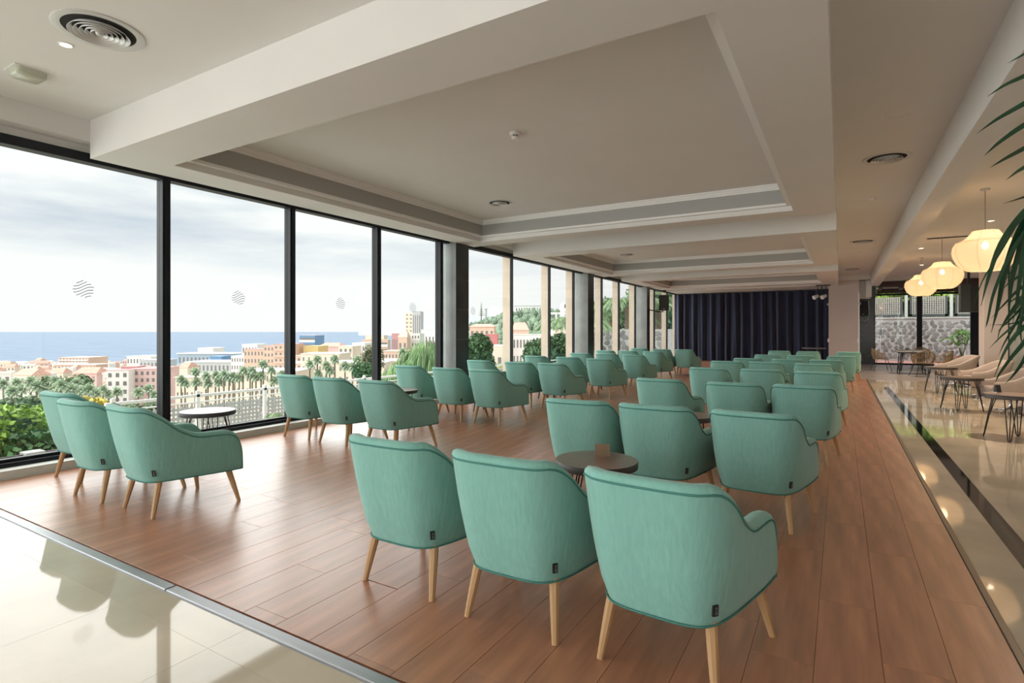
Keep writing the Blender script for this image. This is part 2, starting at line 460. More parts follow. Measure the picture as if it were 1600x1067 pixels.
for (a, b) in zip(stops, stops[1:]):
    y0, y1 = a[1], b[0]
    if y1 - y0 < 0.1: continue
    g = struct(MB().box(XG - 0.006, y0, 0.15, XG + 0.006, y1, 3.22).build('window_%d' % wn, M_glass), 'tall clear window pane')
    wn += 1
    if y1 - y0 > 1.0 and y0 > -2:
        cm_ = (y0 + y1) / 2 if y0 < 9 else y0 + 0.5
        wave_mark(g, cm_ + (0.07 if y0 < 9 else 0), 1.845)
# ---- rear of the room: glazed wall behind the viewpoint
struct(MB().box(-7.3, -7.6, -0.14, 5.2, -7.5, 0.12).box(-7.3, -7.6, 3.2, 5.2, -7.5, 3.8).build('wall_back', M_white))
rb = MB()
for x in (-7.0, -5.2, -3.4, -1.6, 0.2, 2.0, 3.6): rb.box(x - 0.045, -7.6, 0.1, x + 0.045, -7.5, 3.22)
struct(rb.build('trim_7', M_frame))
struct(MB().box(-7.0, -7.556, 0.1, 3.66, -7.544, 3.22).build('window_%d' % wn, M_glass)); wn += 1

# ---- right wall, pillar, back of the lounge
struct(MB().box(3.66, -7.5, -0.1, 3.8, 18.5, 3.6).build('wall_right', M_walltaupe))
# smoked glass panel on the wall, with black frame
gp = struct(MB().box(3.645, 6.0, 0.12, 3.66, 18.3, 3.05).build('window_%d' % wn, M_mirror)); wn += 1
pf = MB()
for y in (6.0, 9.1, 12.2, 15.3, 18.3): pf.box(3.63, y - 0.03, 0.1, 3.66, y + 0.03, 3.08)
pf.box(3.63, 6.0, 3.04, 3.66, 18.3, 3.1)
pf.build('frame', M_frame, gp)
struct(MB().box(3.2, 18.5, -0.1, 3.8, 19.15, 3.6).build('pillar', M_walltaupe), 'taupe square pillar beside the lounge chairs')
struct(MB().box(4.85, 19.15, -0.1, 5.0, 28.6, 3.6).box(3.8, 19.0, -0.1, 5.0, 19.15, 3.6).build('wall_right', M_walltaupe))
# back column beside the curtain
bc = struct(MB().box(-0.40, 25.3, -0.05, 0.63, 26.2, ZC).build('column', M_walltaupe), 'wide taupe column beside the navy curtain')
MB().box(-0.46, 25.27, 2.47, 0.69, 26.22, 2.52).build('moulding', M_walltaupe, bc)
for x in (-0.405, 0.60):
    MB().box(x - 0.03, 25.22, 0.98, x + 0.03, 25.3, 1.12).build('corner_cap', M_trimwhite, bc)
MB().box(0.595, 25.285, -0.0, 0.645, 26.21, ZC - 0.7).build('corner_trim', M_trimwhite, bc)
struct(MB().box(-7.3, 28.5, -0.1, 1.24, 28.7, 3.8).build('wall_back', M_blackpanel))
struct(MB().box(0.66, 27.95, -0.02, 1.24, 28.1, 2.92).box(0.64, 27.9, 2.92, 1.3, 28.5, 3.6).build('wall_back', M_blackpanel), 'black panel between the column and the patio window')
struct(MB().box(0.63, 25.8, 2.7, 1.0, 26.0, 3.4).box(0.85, 25.6, 2.75, 1.05, 26.2, 3.4).build('beam', M_white))
# patio window
pw_y = 28.2
fm = MB().box(1.2, pw_y - 0.05, 0, 1.28, pw_y + 0.05, 2.97).box(1.2, pw_y - 0.05, 0.0, 4.85, pw_y + 0.05, 0.07).box(1.2, pw_y - 0.05, 2.93, 4.85, pw_y + 0.05, 3.0)
fm.box(2.72, pw_y - 0.06, 0, 2.90, pw_y + 0.06, 2.97).box(4.45, pw_y - 0.06, 0, 4.70, pw_y + 0.06, 2.97)
pwo = struct(fm.build('window_%d' % wn, M_frame), 'black framed patio window at the far end'); wn += 1
for (a, b) in ((1.28, 2.72), (2.90, 4.45)):
    MB().box(a, pw_y - 0.006, 0.07, b, pw_y + 0.006, 2.93).build('pane', M_glass, pwo)
# dark timber pergola just outside the patio window
pg = tag(empty('pergola', (0, 0, 0)), 'dark brown timber pergola over the patio window', 'pergola')
MB().box(1.32, 26.25, 3.15, 4.82, 26.45, 3.38).build('beam', M_darkwood, pg)
MB().box(1.32, 27.9, 3.01, 4.82, 28.13, 3.38).build('beam', M_darkwood, pg)
MB().box(1.32, 26.45, 3.34, 4.82, 27.9, 3.38).build('board', M_darkwood, pg)
for x in (1.40, 2.1, 2.95, 3.8, 4.6):
    MB().box(x - 0.06, 26.45, 3.12, x + 0.06, 27.9, 3.34).build('rafter', M_darkwood, pg)
MB().box(1.3, 27.2, 3.16, 4.5, 27.28, 3.2).build('light_batten', M_trimwhite, pg)

# ---- stage curtain
def curtain():
    mb = MB(); rows = []
    n = 420; x0, x1 = -6.95, -0.42
    rnd = random.Random(3)
    ph = [rnd.uniform(0, 6.28) for _ in range(6)]
    for zi in range(9):
        z = 0.02 + (3.2 - 0.02) * zi / 8
        row = []
        for k in range(n + 1):
            x = x0 + (x1 - x0) * k / n
            t = zi / 8
            d = 0.085 * math.sin(x * 17 + 0.7 * math.sin(x * 3.1 + ph[0]) + 0.25 * math.sin(4 * t + x)) + 0.05 * math.sin(x * 29 + ph[1] + 0.9 * math.sin(x * 2.3) + 0.6 * t) * (0.5 + 0.5 * (1 - t)) + 0.03 * math.sin(x * 7.1 + ph[2])
            row.append((x, YB + d, z))
        rows.append(row)
    return mb.grid(rows).build('stage_curtain', M_curtain, smooth=True)
tag(curtain(), 'navy blue velvet stage curtain in deep folds across the far wall', 'curtain')
tag(MB().box(-6.95, YB - 0.06, 3.18, -0.42, YB + 0.06, 3.22).build('curtain_rail', M_black), 'black curtain rail above the navy stage curtain', 'rail')
# ================================================================== TUB ARMCHAIRS
def chair_parts(name='tub_armchair'):
    root = empty(name)
    CP = [  # xb, yb, xt, yt, ztop   (half outline, back centre to arm front)
        (0.0, -.322, 0.0, -.452, .842), (.10, -.320, .12, -.450, .842), (.18, -.300, .215, -.425, .840), (.232, -.245, .282, -.360, .834), (.262, -.165, .316, -.270, .772),
        (.283, -.075, .331, -.165, .676), (.300, .02, .340, -.03, .612), (.318, .12, .346, .10, .604), (.332, .21, .350, .20, .600), (.340, .275, .352, .268, .582),
        (.344, .318, .353, .318, .535), (.345, .341, .353, .345, .455), (.345, .348, .353, .352, .36), (.345, .350, .353, .353, .275)]
    half = []
    P = [Vector(p) for p in [(0,)] ] if False else None
    pts = CP
    def cr(a, b, c, d, t):
        return tuple(0.5 * (2 * b[i] + (c[i] - a[i]) * t + (2 * a[i] - 5 * b[i] + 4 * c[i] - d[i]) * t * t + (3 * b[i] - a[i] - 3 * c[i] + d[i]) * t ** 3) for i in range(5))
    mir = lambda p: (-p[0], p[1], -p[2], p[3], p[4])
    ext = [mir(pts[1])] + pts + [pts[-1]]
    for i in range(1, len(ext) - 2):
        for k in range(3):
            half.append(cr(ext[i - 1], ext[i], ext[i + 1], ext[i + 2], k / 3))
    half.append(pts[-1])
    full = [mir(p) for p in reversed(half[1:])] + half
    ZB = 0.262
    def at(p, z):
        t = (z - 0.27) / 0.57
        return Vector((lerp(p[0], p[2], t), lerp(p[1], p[3], t), z))
    n = len(full); rows = []; pip = []; pipb = []
    for i, p in enumerate(full):
        q0, q1 = full[max(i - 1, 0)], full[min(i + 1, n - 1)]
        zt = p[4]
        tx, ty = (at(q1, .5) - at(q0, .5)).xy
        l = math.hypot(tx, ty)
        if l < 0.004: tx, ty, l = (0, 1 if i > n / 2 else -1, 1)
        nx, ny = -ty / l, tx / l        # inward
        T = 0.085
        row = []
        zr = max(ZB + 0.006, zt - 0.034)
        hh = zr - ZB
        for j in range(7):
            t = j / 6; z = ZB + hh * t
            b = -0.010 * math.sin(PI * t) if hh > 0.15 else 0
            if j == 0: b = 0.012
            q = at(p, z); row.append((q.x + nx * b, q.y + ny * b, z))
        f = min(1, (zt - ZB) / 0.05) if zt > ZB else 0
        for (o, dz) in ((0.000, -0.022), (0.008, -0.008), (0.026, 0.0), (0.052, -0.001), (0.076, -0.012), (T, -0.036)):
            z = zt + dz * f; q = at(p, z); row.append((q.x + nx * o, q.y + ny * o, z))
        zi = min(0.40, zt - 0.05)
        for t in (0.33, 0.66, 1.0):
            z = lerp(zt - 0.036 * f, zi if zi > ZB else ZB, t); q = at(p, z); row.append((q.x + nx * T, q.y + ny * T, z))
        rows.append(row)
        q = at(p, zr); pip.append((q.x - nx * 0.0015, q.y - ny * 0.0015, zr))
        q = at(p, ZB + 0.004); pipb.append((q.x + nx * 0.004, q.y + ny * 0.004, ZB + 0.004))
    sh = MB().grid(rows)
    # close under side
    c = len(sh.v)
    under = [(p[0] * 0.9, p[1] * 0.9, ZB + 0.002) for p in full]
    sh.f.append(tuple(range(c, c + len(under)))); sh.v += under
    shell = sh.build('upholstered_shell', M_mint, root, smooth=True)
    MB().tube(pip, 0.0048, 6).build('piping', M_mintdark, shell, smooth=True)
    MB().tube(pipb, 0.0045, 5).build('piping', M_mintdark, shell, smooth=True)
    # seat cushion: rounded slab
    seat = MB(); rws = []
    for (z, s) in ((0.30, 0.93), (0.33, 0.985), (0.40, 1.0), (0.435, 0.985), (0.452, 0.94), (0.458, 0.8), (0.462, 0.0)):
        r = []
        for k in range(32):
            a = 2 * PI * k / 32; ca, sa = math.cos(a), math.sin(a)
            e = 0.35
            x = 0.262 * s * math.copysign(abs(ca) ** e, ca); yy = 0.30 * s * math.copysign(abs(sa) ** e, sa)
            x *= 1 - 0.10 * (0.3 - yy) / 0.6
            r.append((x, yy + 0.04, z))
        rws.append(r)
    seat.grid(rws, close=True)
    seat.build('seat_cushion', M_mint, root, smooth=True)
    for sx in (-1, 1):
        for (top, foot) in (((.205, -.222), (.240, -.285)), ((.272, .262), (.335, .325))):
            MB().tube([(sx * top[0], top[1], 0.285), (sx * lerp(top[0], foot[0], .5), lerp(top[1], foot[1], .5), 0.145), (sx * foot[0], foot[1], 0.0)], [0.0255, 0.0215, 0.0150], 8).build('leg', M_leg, root, autos=40)
    # care tag on the rear right corner
    i0 = n // 2 + 8
    p, q = full[i0], full[i0 + 1]
    z0 = 0.315
    a = at(p, z0); b = at(q, z0); d = (b - a).normalized(); nn = Vector((d.y, -d.x, 0)); up = (at(p, .40) - at(p, .30)).normalized()
    base = a + nn * 0.012
    tg = MB().quadbox([base, base + d * .024, base + d * .024 - nn * .008, base - nn * .008, base + up * .048, base + up * .048 + d * .024, base + up * .048 + d * .024 - nn * .008, base + up * .048 - nn * .008]).build('care_tag', M_tag, root)
    pr = MB()
    def strip(u0, u1, v0, v1):
        k = len(pr.v)
        for (u, v) in ((u0, v0), (u1, v0), (u1, v1), (u0, v1)): pr.v.append(tuple(base + nn * 0.0006 + d * u + up * v))
        pr.f.append((k, k + 1, k + 2, k + 3))
    for (u0, u1, v0, v1) in ((.009, .011, .007, .018), (.017, .019, .007, .018), (.009, .019, .007, .009), (.009, .019, .016, .018), (.009, .019, .022, .0235), (.009, .019, .0275, .029), (.009, .019, .033, .0345), (.014, .0155, .036, .042), (.009, .019, .036, .0375)):
        strip(u0, u1, v0, v1)
    pr.build('tag_print', M_tagprint, tg)
    return root
ORD = ['first', 'second', 'third', 'fourth', 'fifth', 'sixth', 'seventh', 'eighth']
LEFT = [  # x, y of the chair centre (feet), turn in degrees
    [(-6.27, 2.60, 2), (-5.40, 2.42, 0), (-4.63, 2.45, -3)],
    [(-6.16, 5.06, 1), (-5.42, 5.02, 0), (-4.62, 5.03, -3)],
    [(-6.17, 7.32, 0), (-5.28, 7.20, 0), (-4.56, 7.21, -4)],
    [(-6.10, 9.30, 0), (-5.15, 9.18, 2), (-4.42, 9.15, -3)],
    [(-6.08, 11.6, 0), (-5.18, 11.42, 0), (-4.31, 11.12, -4)],
    [(-5.85, 13.62, 0), (-5.17, 13.72, 2), (-4.29, 13.30, -3)],
    [(-6.03, 15.88, 0), (-5.35, 15.95, -3), (-4.52, 15.70, -5)],
    [(-5.84, 18.5, 0), (-4.94, 17.9, 4), (-4.21, 18.0, -5)]]
RIGHT = [
    [(-2.06, 2.525, 0), (-1.335, 2.495, 0), (-0.625, 2.485, -4)],
    [(-1.90, 4.56, 2), (-1.24, 4.56, 0), (-0.515, 4.545, -3)],
    [(-1.85, 6.92, -4), (-1.03, 6.84, 2), (-0.345, 6.895, 0)],
    [(-1.78, 9.32, 0), (-1.03, 9.36, 0), (-0.27, 9.2, -2)],
    [(-1.88, 11.5, 0), (-1.19, 11.54, -2), (-0.42, 11.38, 0)],
    [(-1.68, 12.9, 0), (-0.93, 12.85, 0), (-0.25, 12.95, 0)],
    [(-1.53, 15.05, 0), (-0.81, 15.05, 0), (-0.02, 15.1, 8)],
    [(-1.54, 18.2, 0), (-0.79, 18.05, 0), (0.17, 18.2, 4)]]
proto = chair_parts(); first = True
for blk, rows_, seats in (('window-side', LEFT, ('nearest the windows', 'in the middle', 'on the aisle')), ('marble-side', RIGHT, ('on the aisle', 'in the middle', 'nearest the marble walkway'))):
    for r_, row in enumerate(rows_):
        for k_, (x, y, a) in enumerate(row):
            o = proto if first else copy_tree(proto); first = False
            o.location = (x, y, 0); o.rotation_euler = (0, 0, math.radians(a))
            tag(o, 'mint tub armchair %s, %s row of the %s block' % (seats[k_], ORD[r_], blk), 'armchair', 'mint armchairs in rows, ' + blk + ' block')

# ================================================================== HAIRPIN TABLES
def hairpin_table(name, R=0.275, H=0.54, top=M_tabletop, edge=M_tabledark, thick=0.048, nleg=4):
    t = empty(name)
    prof = [(R - .008, H - thick), (R, H - thick + .004), (R, H - 0.004)]
    MB().lathe(prof + [(R - 0.003, H)], 48).build('table_edge', edge, t, autos=40)
    MB().lathe([(R - 0.003, H), (R * 0.5, H + 0.0005), (0.0, H + 0.0006)], 48).build('table_top', top, t, smooth=True)
    MB().lathe([(0.0, H - thick), (R - 0.008, H - thick)], 32).build('underside', edge, t)
    for k in range(nleg):
        a = 2 * PI * (k + 0.5) / nleg
        c, s = math.cos(a), math.sin(a)
        r0, r1 = R * 0.66, R * 0.98
        f = lambda r, w_, z: (c * r - s * w_, s * r + c * w_, z)
        pts = [f(r0, -.055, H - thick), f(lerp(r0, r1, .5), -.034, (H - thick) * .5), f(r1 - .006, -.016, 0.03), f(r1, -.009, 0.010), f(r1, 0, 0.0055), f(r1, .009, 0.010), f(r1 - .006, .016, 0.03), f(lerp(r0, r1, .5), .034, (H - thick) * .5), f(r0, .055, H - thick)]
        lg = MB().tube(pts, 0.0055, 6)
        lg.tube([f(r0 - 0.03, 0, H - thick), f(lerp(r0, r1, .55), 0.0, (H - thick) * .45), f(r1 - .002, 0, 0.012)], 0.005, 6)
        lg.build('hairpin_leg', M_black, t, smooth=True)
    return t
tb = hairpin_table('side_table', 0.275, 0.54, M_greytop, M_greyedge)
tb.location = (-5.93, 3.46, 0); tag(tb, 'round grey-topped side table on black hairpin legs beside the window', 'table', 'hairpin side tables between the armchairs')
base_t = hairpin_table('side_table')
base_t.location = (-1.41, 3.47, 0); base_t.rotation_euler.z = 0.3
tag(base_t, 'round brown side table holding the small card, behind the front armchairs', 'table', 'hairpin side tables between the armchairs')
for (x, y, a, lab) in ((-1.37, 5.80, 0.2, 'round brown side table half hidden behind second row of the marble-side block'),
                       (-5.62, 6.15, 0.5, 'round brown side table behind the second window-side row, beyond its aisle chair'),
                       (-5.32, 8.10, 0.1, 'side table whose hairpin legs show under third window-side row'),
                       (-5.25, 10.35, 0.2, 'side table behind the fourth window-side row of armchairs'),
                       (-5.15, 12.50, 0.4, 'side table behind the fifth window-side row of armchairs'),
                       (-5.0, 14.85, 0.4, 'side table behind the sixth window-side row of armchairs')):
    o = copy_tree(base_t); o.location = (x, y, 0); o.rotation_euler.z = a; o['label'] = lab
# small card stand on the brown table
cs = tag(empty('card_stand', (-1.405, 3.57, 0.5412), 0.32), 'small kraft card stand on the brown side table', 'card stand')
MB().box(-.05, -.002, 0, .05, .002, .085).build('card', M_cork, cs)
MB().box(-.05, -.032, 0, .05, .0, .003).build('foot', M_cork, cs)
tag(MB().bevbox(-1.385, 3.255, .5408, -1.325, 3.27, .5445, .001).build('paper_slip', M_trimwhite), 'white paper slip near the front edge of the brown side table', 'paper')
# dark holder on the third table
cu = MB().lathe([(0.02, 0), (0.026, 0.05), (0.022, 0.05), (0.016, 0.006), (0, 0.006)], 14).build('cup', M_black, smooth=False)
cu.location = (-5.78, 6.22, 0.541); tag(cu, 'small black cup on the side table behind the second window-side row', 'cup')

# tall bar table by the curtain
bt = tag(empty('bar_table', (-0.93, 25.7, 0)), 'tall thin-topped bar table before the navy curtain beside the column', 'table')
MB().lathe([(0, 0.70), (0.43, 0.70), (0.44, 0.715), (0.43, 0.735), (0, 0.735)], 32).build('table_top', M_greytop, bt, autos=30)
for k in range(4):
    a = PI / 2 * k + .6
    MB().tube([(0.30 * math.cos(a), 0.30 * math.sin(a), .70), (0.36 * math.cos(a), 0.36 * math.sin(a), 0)], .016, 8).build('leg', M_black, bt)

# ================================================================== LOUNGE (right hand side)
def lounge_chair(name):
    r = empty(name)
    # tub shell: wide flared back, faces +Y locally
    rows = []
    CPs = [(0, -.33, .80), (.17, -.32, .80), (.28, -.25, .78), (.345, -.12, .70), (.36, .04, .60), (.365, .20, .555), (.365, .32, .55), (.36, .345, .50), (.36, .35, .36)]
    half = smooth_curve([(p[0], p[1], p[2]) for p in CPs], 3)
    full = [Vector((-p.x, p.y, p.z)) for p in reversed(half[1:])] + half
    n = len(full)
    for i, p in enumerate(full):
        d = full[min(i + 1, n - 1)] - full[max(i - 1, 0)]; d.z = 0
        if d.length < 1e-4: d = Vector((0, 1 if i > n / 2 else -1, 0))
        d.normalize(); nx, ny = -d.y, d.x
        row = []
        zt = p.z
        for (o, z) in ((0.10, 0.25), (0.045, 0.27), (0.02, 0.36), (0.0, lerp(.36, zt, .6)), (-0.018, zt - .02), (0.0, zt), (0.04, zt + .004), (0.075, zt - .02), (0.085, lerp(.42, zt, .5)), (0.10, 0.38)):
            lean = 0.10 * max(0, (z - .3) / .5) * max(0, -p.y / .33)
            row.append((p.x + nx * o, p.y + ny * o - lean, min(z, zt + .004)))
        rows.append(row)
    sh = MB().grid(rows)
    c = len(sh.v); und = [(p.x * .72, p.y * .72, .25) for p in full]; sh.v += und; sh.f.append(tuple(range(c, c + len(und))))
    sh.build('upholstered_shell', M_beige, r, smooth=True)
    rws = []
    for (z, s) in ((.30, .96), (.40, 1), (.44, .97), (.455, .85), (.46, 0)):
        rr = []
        for k in range(28):
            a = 2 * PI * k / 28; ca, sa = math.cos(a), math.sin(a)
            rr.append((.275 * s * math.copysign(abs(ca) ** .4, ca), .30 * s * math.copysign(abs(sa) ** .4, sa) + .06, z))
        rws.append(rr)
    MB().grid(rws, close=True).build('seat_cushion', M_beige, r, smooth=True)
    MB().tube([(0, 0, .27), (0, 0, .05)], .03, 12).build('column', M_chrome, r, smooth=True)
    for k in range(4):
        a = PI / 4 + PI / 2 * k
        MB().tube([(0.02 * math.cos(a), 0.02 * math.sin(a), .075), (.18 * math.cos(a), .18 * math.sin(a), .05), (.32 * math.cos(a), .32 * math.sin(a), .014)], [.022, .018, .013], 8).build('star_foot', M_chrome, r, smooth=True)
    return r
lc = lounge_chair('lounge_chair')
lc.location = (2.50, 12.45, 0); lc.rotation_euler.z = math.radians(98)
tag(lc, 'taupe swivel lounge chair on chrome star base, second nearest along the right wall', 'armchair', 'taupe swivel lounge chairs')
for (x, y, a, lab) in ((2.62, 15.1, 100, 'taupe swivel lounge chair on chrome star base, third nearest along the right wall'),
                       (2.55, 17.9, 104, 'farthest taupe swivel lounge chair, beside the square pillar'),
                       (2.45, 9.72, 92, 'taupe swivel lounge chair nearest the viewer behind the palm fronds')):
    o = copy_tree(lc); o.location = (x, y, 0); o.rotation_euler.z = math.radians(a); o['label'] = lab
for (x, y, lab) in ((1.93, 9.45, 'round lounge table with a small dark menu holder, nearest of the marble walkway'),
                    (1.86, 12.55, 'round lounge table in the middle of the marble walkway'),
                    (1.98, 15.9, 'round lounge table farthest along the marble walkway')):
    o = copy_tree(base_t); o.name = 'lounge_table'; o.location = (x, y, 0); o.rotation_euler.z = 0.45; o.scale = (1.13, 1.13, 1.09); o['label'] = lab; o['group'] = 'round hairpin tables by the lounge chairs'
mh = tag(empty('menu_holder', (1.80, 9.62, 0.590), 0.5), 'small dark menu holder standing on the nearest lounge table', 'menu holder')
MB().quadbox([(-.03, -.03, 0), (.03, -.03, 0), (.03, .03, 0), (-.03, .03, 0), (-.03, -.006, .10), (.03, -.006, .10), (.03, .006, .10), (-.03, .006, .10)]).build('card', M_black, mh)
MB().box(-.034, -.034, 0, .034, .034, .004).build('foot', M_chrome, mh)

# ---- rattan dining chairs and tables at the far end
def rattan_chair(name):
    r = empty(name)
    # bucket of thin slats on an open frame
    hull = []
    for k in range(25):
        a = PI * (-0.08 + 1.16 * k / 24) + PI        # from right arm round the back (-Y) to left arm
        x, y = .27 * math.cos(a), .25 * math.sin(a)
        ht = .62 + .18 * max(0, -math.sin(a)) ** 1.5
        hull.append((x, y, ht))
    rim = [Vector(p) for p in hull]
    MB().tube(rim, .013, 6).build('rim', M_rattan, r, smooth=True)
    seatring = [(.22 * math.cos(2 * PI * k / 24), .21 * math.sin(2 * PI * k / 24), .43) for k in range(24)]
    MB().tube(seatring, .012, 6, closed=True).build('seat_ring', M_rattan, r, smooth=True)
    MB().lathe([(0, .425), (.215, .43)], 24).build('seat', M_rattan, r)
    sl = MB()
    for k in range(25):
        p = rim[k]; a = math.atan2(p.y, p.x); q = Vector((.22 * math.cos(a), .21 * math.sin(a), .43))
        m_ = (p + q) / 2 + Vector((math.cos(a), math.sin(a), 0)) * .02
        sl.tube([q, m_, p], .0085, 4)
    o = sl.build('woven_strands', M_rattan, r); o['kind'] = 'stuff'
    for sx in (-1, 1):
        for sy in (-1, 1):
            MB().tube([(sx * .14, sy * .14, .42), (sx * .25, sy * .24, 0)], .008, 6).build('leg', M_black, r)
    return r
def dining_table(name):
    t = empty(name)
    MB().bevbox(-.42, -.42, .725, .42, .42, .755, .004).build('table_top', M_greytop, t)
    MB().box(-.36, -.36, .69, .36, .36, .724).build('apron', M_black, t)
    for sx in (-1, 1):
        for sy in (-1, 1):
            MB().tube([(sx * .30, sy * .30, .70), (sx * .35, sy * .35, 0)], .016, 6).build('leg', M_black, t)
            MB().tube([(sx * .22, sy * .30, .70), (sx * .345, sy * .35, 0.02)], .009, 6).build('brace', M_black, t)
    return t
rc = rattan_chair('rattan_chair'); rc.location = (1.25, 23.6, 0); rc.rotation_euler.z = math.radians(-80); rc.scale = (1.12, 1.12, 1.0)
tag(rc, 'woven rattan chair with black legs, left of the far dining tables', 'chair', 'rattan chairs at the patio window')
for (x, y, a, lab) in ((2.20, 21.2, 15, 'woven rattan chair with its back to us, nearest at the dining tables'),
                       (2.75, 21.9, 60, 'woven rattan chair at the right corner of the near dining table'),
                       (2.55, 25.3, 170, 'woven rattan chair behind the far dining table, facing us'),
                       (2.05, 20.9, -20, 'woven rattan chair tucked half under the near dining table')):
    if lab.startswith('woven rattan chair tucked'): continue
    o = copy_tree(rc); o.location = (x, y, 0); o.rotation_euler.z = math.radians(a); o['label'] = lab
dt = dining_table('dining_table'); dt.location = (2.0, 22.3, 0); tag(dt, 'square grey-topped dining table nearer to us among the rattan chairs', 'table', 'grey dining tables by the patio window')
o = copy_tree(dt); o.location = (2.2, 24.2, 0); o['label'] = 'square grey-topped dining table closer to the patio window'
tag(MB().bevbox(2.0, 24.1, .756, 2.1, 24.18, .80, .01).build('napkin_box', M_black), 'small black box on the dining table closer to the patio window', 'box')

# ---- potted palm behind the glass, on the patio side
def leaf_blade(mb, base, tip, width, droop, up=Vector((0, 0, 1)), n=5):
    base, tip = Vector(base), Vector(tip); d = tip - base; l = d.length
    side = d.cross(up)
    if side.length < 1e-4: side = Vector((1, 0, 0))
    side.normalize()
    k0 = len(mb.v)
    for k in range(n + 1):
        t = k / n
        c = base + d * t + Vector((0, 0, -1)) * droop * l * t * t
        w_ = width * (math.sin(PI * min(1, t * 0.85 + .12)) ** .8) * (1 if t < 1 else .05)
        nrm = side.cross(d).normalized()
        mb.v.append(tuple(c - side * w_ / 2 + nrm * w_ * .18)); mb.v.append(tuple(c)); mb.v.append(tuple(c + side * w_ / 2 + nrm * w_ * .18))
    for k in range(n):
        a = k0 + 3 * k
        mb.f.append((a, a + 1, a + 4, a + 3)); mb.f.append((a + 1, a + 2, a + 5, a + 4))
    return mb
def frond(parent, name, pts, n_leaf, llen, lwid, rnd, m_leaf, droop=.35, angle=50, start=.2, stem_r=.008, mass=None):
    curve = smooth_curve(pts, 6); m_ = len(curve)
    st = MB().tube(curve, [lerp(stem_r, stem_r * .3, i / (m_ - 1)) for i in range(m_)], 6).build(name, M_stem, parent, smooth=True)
    for k in range(n_leaf):
        t = start + (1 - start) * k / n_leaf
        i = min(int(t * (m_ - 1)), m_ - 2); p = curve[i].lerp(curve[i + 1], t * (m_ - 1) - i)
        d = (curve[i + 1] - curve[i]).normalized()
        for s in (-1, 1):
            side = d.cross(Vector((0, 0, 1)))
            if side.length < .05: side = Vector((1, 0, 0))
            side.normalize()
            an = math.radians(angle + rnd.uniform(-6, 6) - 22 * t)
            q = d * math.cos(an) + side * s * math.sin(an) + Vector((0, 0, rnd.uniform(-.05, .12)))
            le = llen * (1 - .55 * t) * rnd.uniform(.85, 1.1) * (0.55 + 0.45 * min(1, (t - start) * 5 + .3))
            mb = mass or MB()
            leaf_blade(mb, p, p + q.normalized() * le, lwid * rnd.uniform(.85, 1.1), droop * rnd.uniform(.7, 1.3))
            if mass is None: mb.build('leaf', m_leaf, st, smooth=True)
    return st
rn = random.Random(11)
pp = tag(empty('potted_palm', (4.35, 29.3, -.02)), 'small bright green palm in a terracotta pot outside the patio window', 'plant')
MB().lathe([(.16, 0), (.22, .34), (.24, .34), (.24, .40), (.20, .40), (.19, .34), (0, .34)], 24).build('terracotta_pot', M_terracotta, pp, autos=30)
for k in range(13):
    a = k * 2.4 + .4; r_ = rn.uniform(.45, .8); h = rn.uniform(.95, 1.5)
    frond(pp, 'frond', [(0.03 * math.cos(a), .03 * math.sin(a), .36), (.12 * math.cos(a), .12 * math.sin(a), .75), (r_ * .5 * math.cos(a), r_ * .5 * math.sin(a), h), (r_ * math.cos(a), r_ * math.sin(a), h - .05)], 9, .40, .060, rn, M_palmlight, .3, 48, .4, .010)

# ================================================================== CEILING FITTINGS
def ceiling_vent(name, loc, R, label, tilt=0):
    v = tag(empty(name, loc), label, 'air vent')
    MB().lathe([(R, 0), (R, -.006), (R * .97, -.010), (R * .80, -.004), (R * .78, .03), (R * .78, .05)], 48).build('rim', M_vent, v, autos=40)
    MB().lathe([(0, -.0005), (R * .80, -.0005)], 40).build('dark_throat', M_ventdark, v)
    for q in (.66, .54, .42, .30, .18):
        MB().lathe([(R * q * .86, -.003), (R * q, -.030), (R * q + .003, -.031), (R * (q * .86) + .006, -.003)], 40).build('cone_ring', M_vent, v, smooth=True)
    MB().lathe([(R * .1, -.012), (R * .06, -.032), (0, -.034)], 20).build('hub', M_vent, v, smooth=True)
    return v
ceiling_vent('ceiling_vent', (-4.70, 1.93, ZC), 0.285, 'large round concentric-ring air vent at the upper left of the ceiling')
ceiling_vent('ceiling_vent', (0.51, 8.51, ZC), 0.27, 'round air vent nearest in the strip of ceiling above the marble')
ceiling_vent('ceiling_vent', (0.47, 16.05, ZC), 0.27, 'second round air vent in the strip of ceiling above the marble')
ceiling_vent('ceiling_vent', (0.36, 23.0, ZC), 0.27, 'farthest round air vent in the strip of ceiling above the marble')
ceiling_vent('ceiling_vent', (-5.05, 8.05, ZC), 0.22, 'round air vent inside the first sunken ceiling panel')
ceiling_vent('ceiling_vent', (-5.3, 15.35, ZC), 0.22, 'round air vent inside the second sunken ceiling panel')
dl = tag(empty('downlight', (-5.15, 1.89, ZC)), 'small lit recessed downlight beside the large vent', 'downlight')
MB().lathe([(.052, 0), (.052, -.004), (.040, -.006), (.036, 0)], 24).build('rim', M_plastic, dl, autos=30)
MB().lathe([(0, -.002), (.037, -.002)], 20).build('lens', M_lamp, dl)
em = tag(empty('emergency_light', (-5.97, 1.92, ZC), 0.0), 'pale square emergency light on the ceiling over the first window', 'emergency light')
MB().box(-.125, -.125, -.006, .125, .125, 0).build('base_plate', M_plastic, em)
rws = []
for (s, z) in ((.115, -.006), (.112, -.04), (.095, -.058), (.0, -.062)):
    rws.append([(s * math.copysign(abs(math.cos(2 * PI * k / 24)) ** .45, math.cos(2 * PI * k / 24)), s * math.copysign(abs(math.sin(2 * PI * k / 24)) ** .45, math.sin(2 * PI * k / 24)), z) for k in range(24)])
MB().grid(rws, close=True).build('diffuser', mat('milky green diffuser', (.50, .52, .42), .25), em, smooth=True)
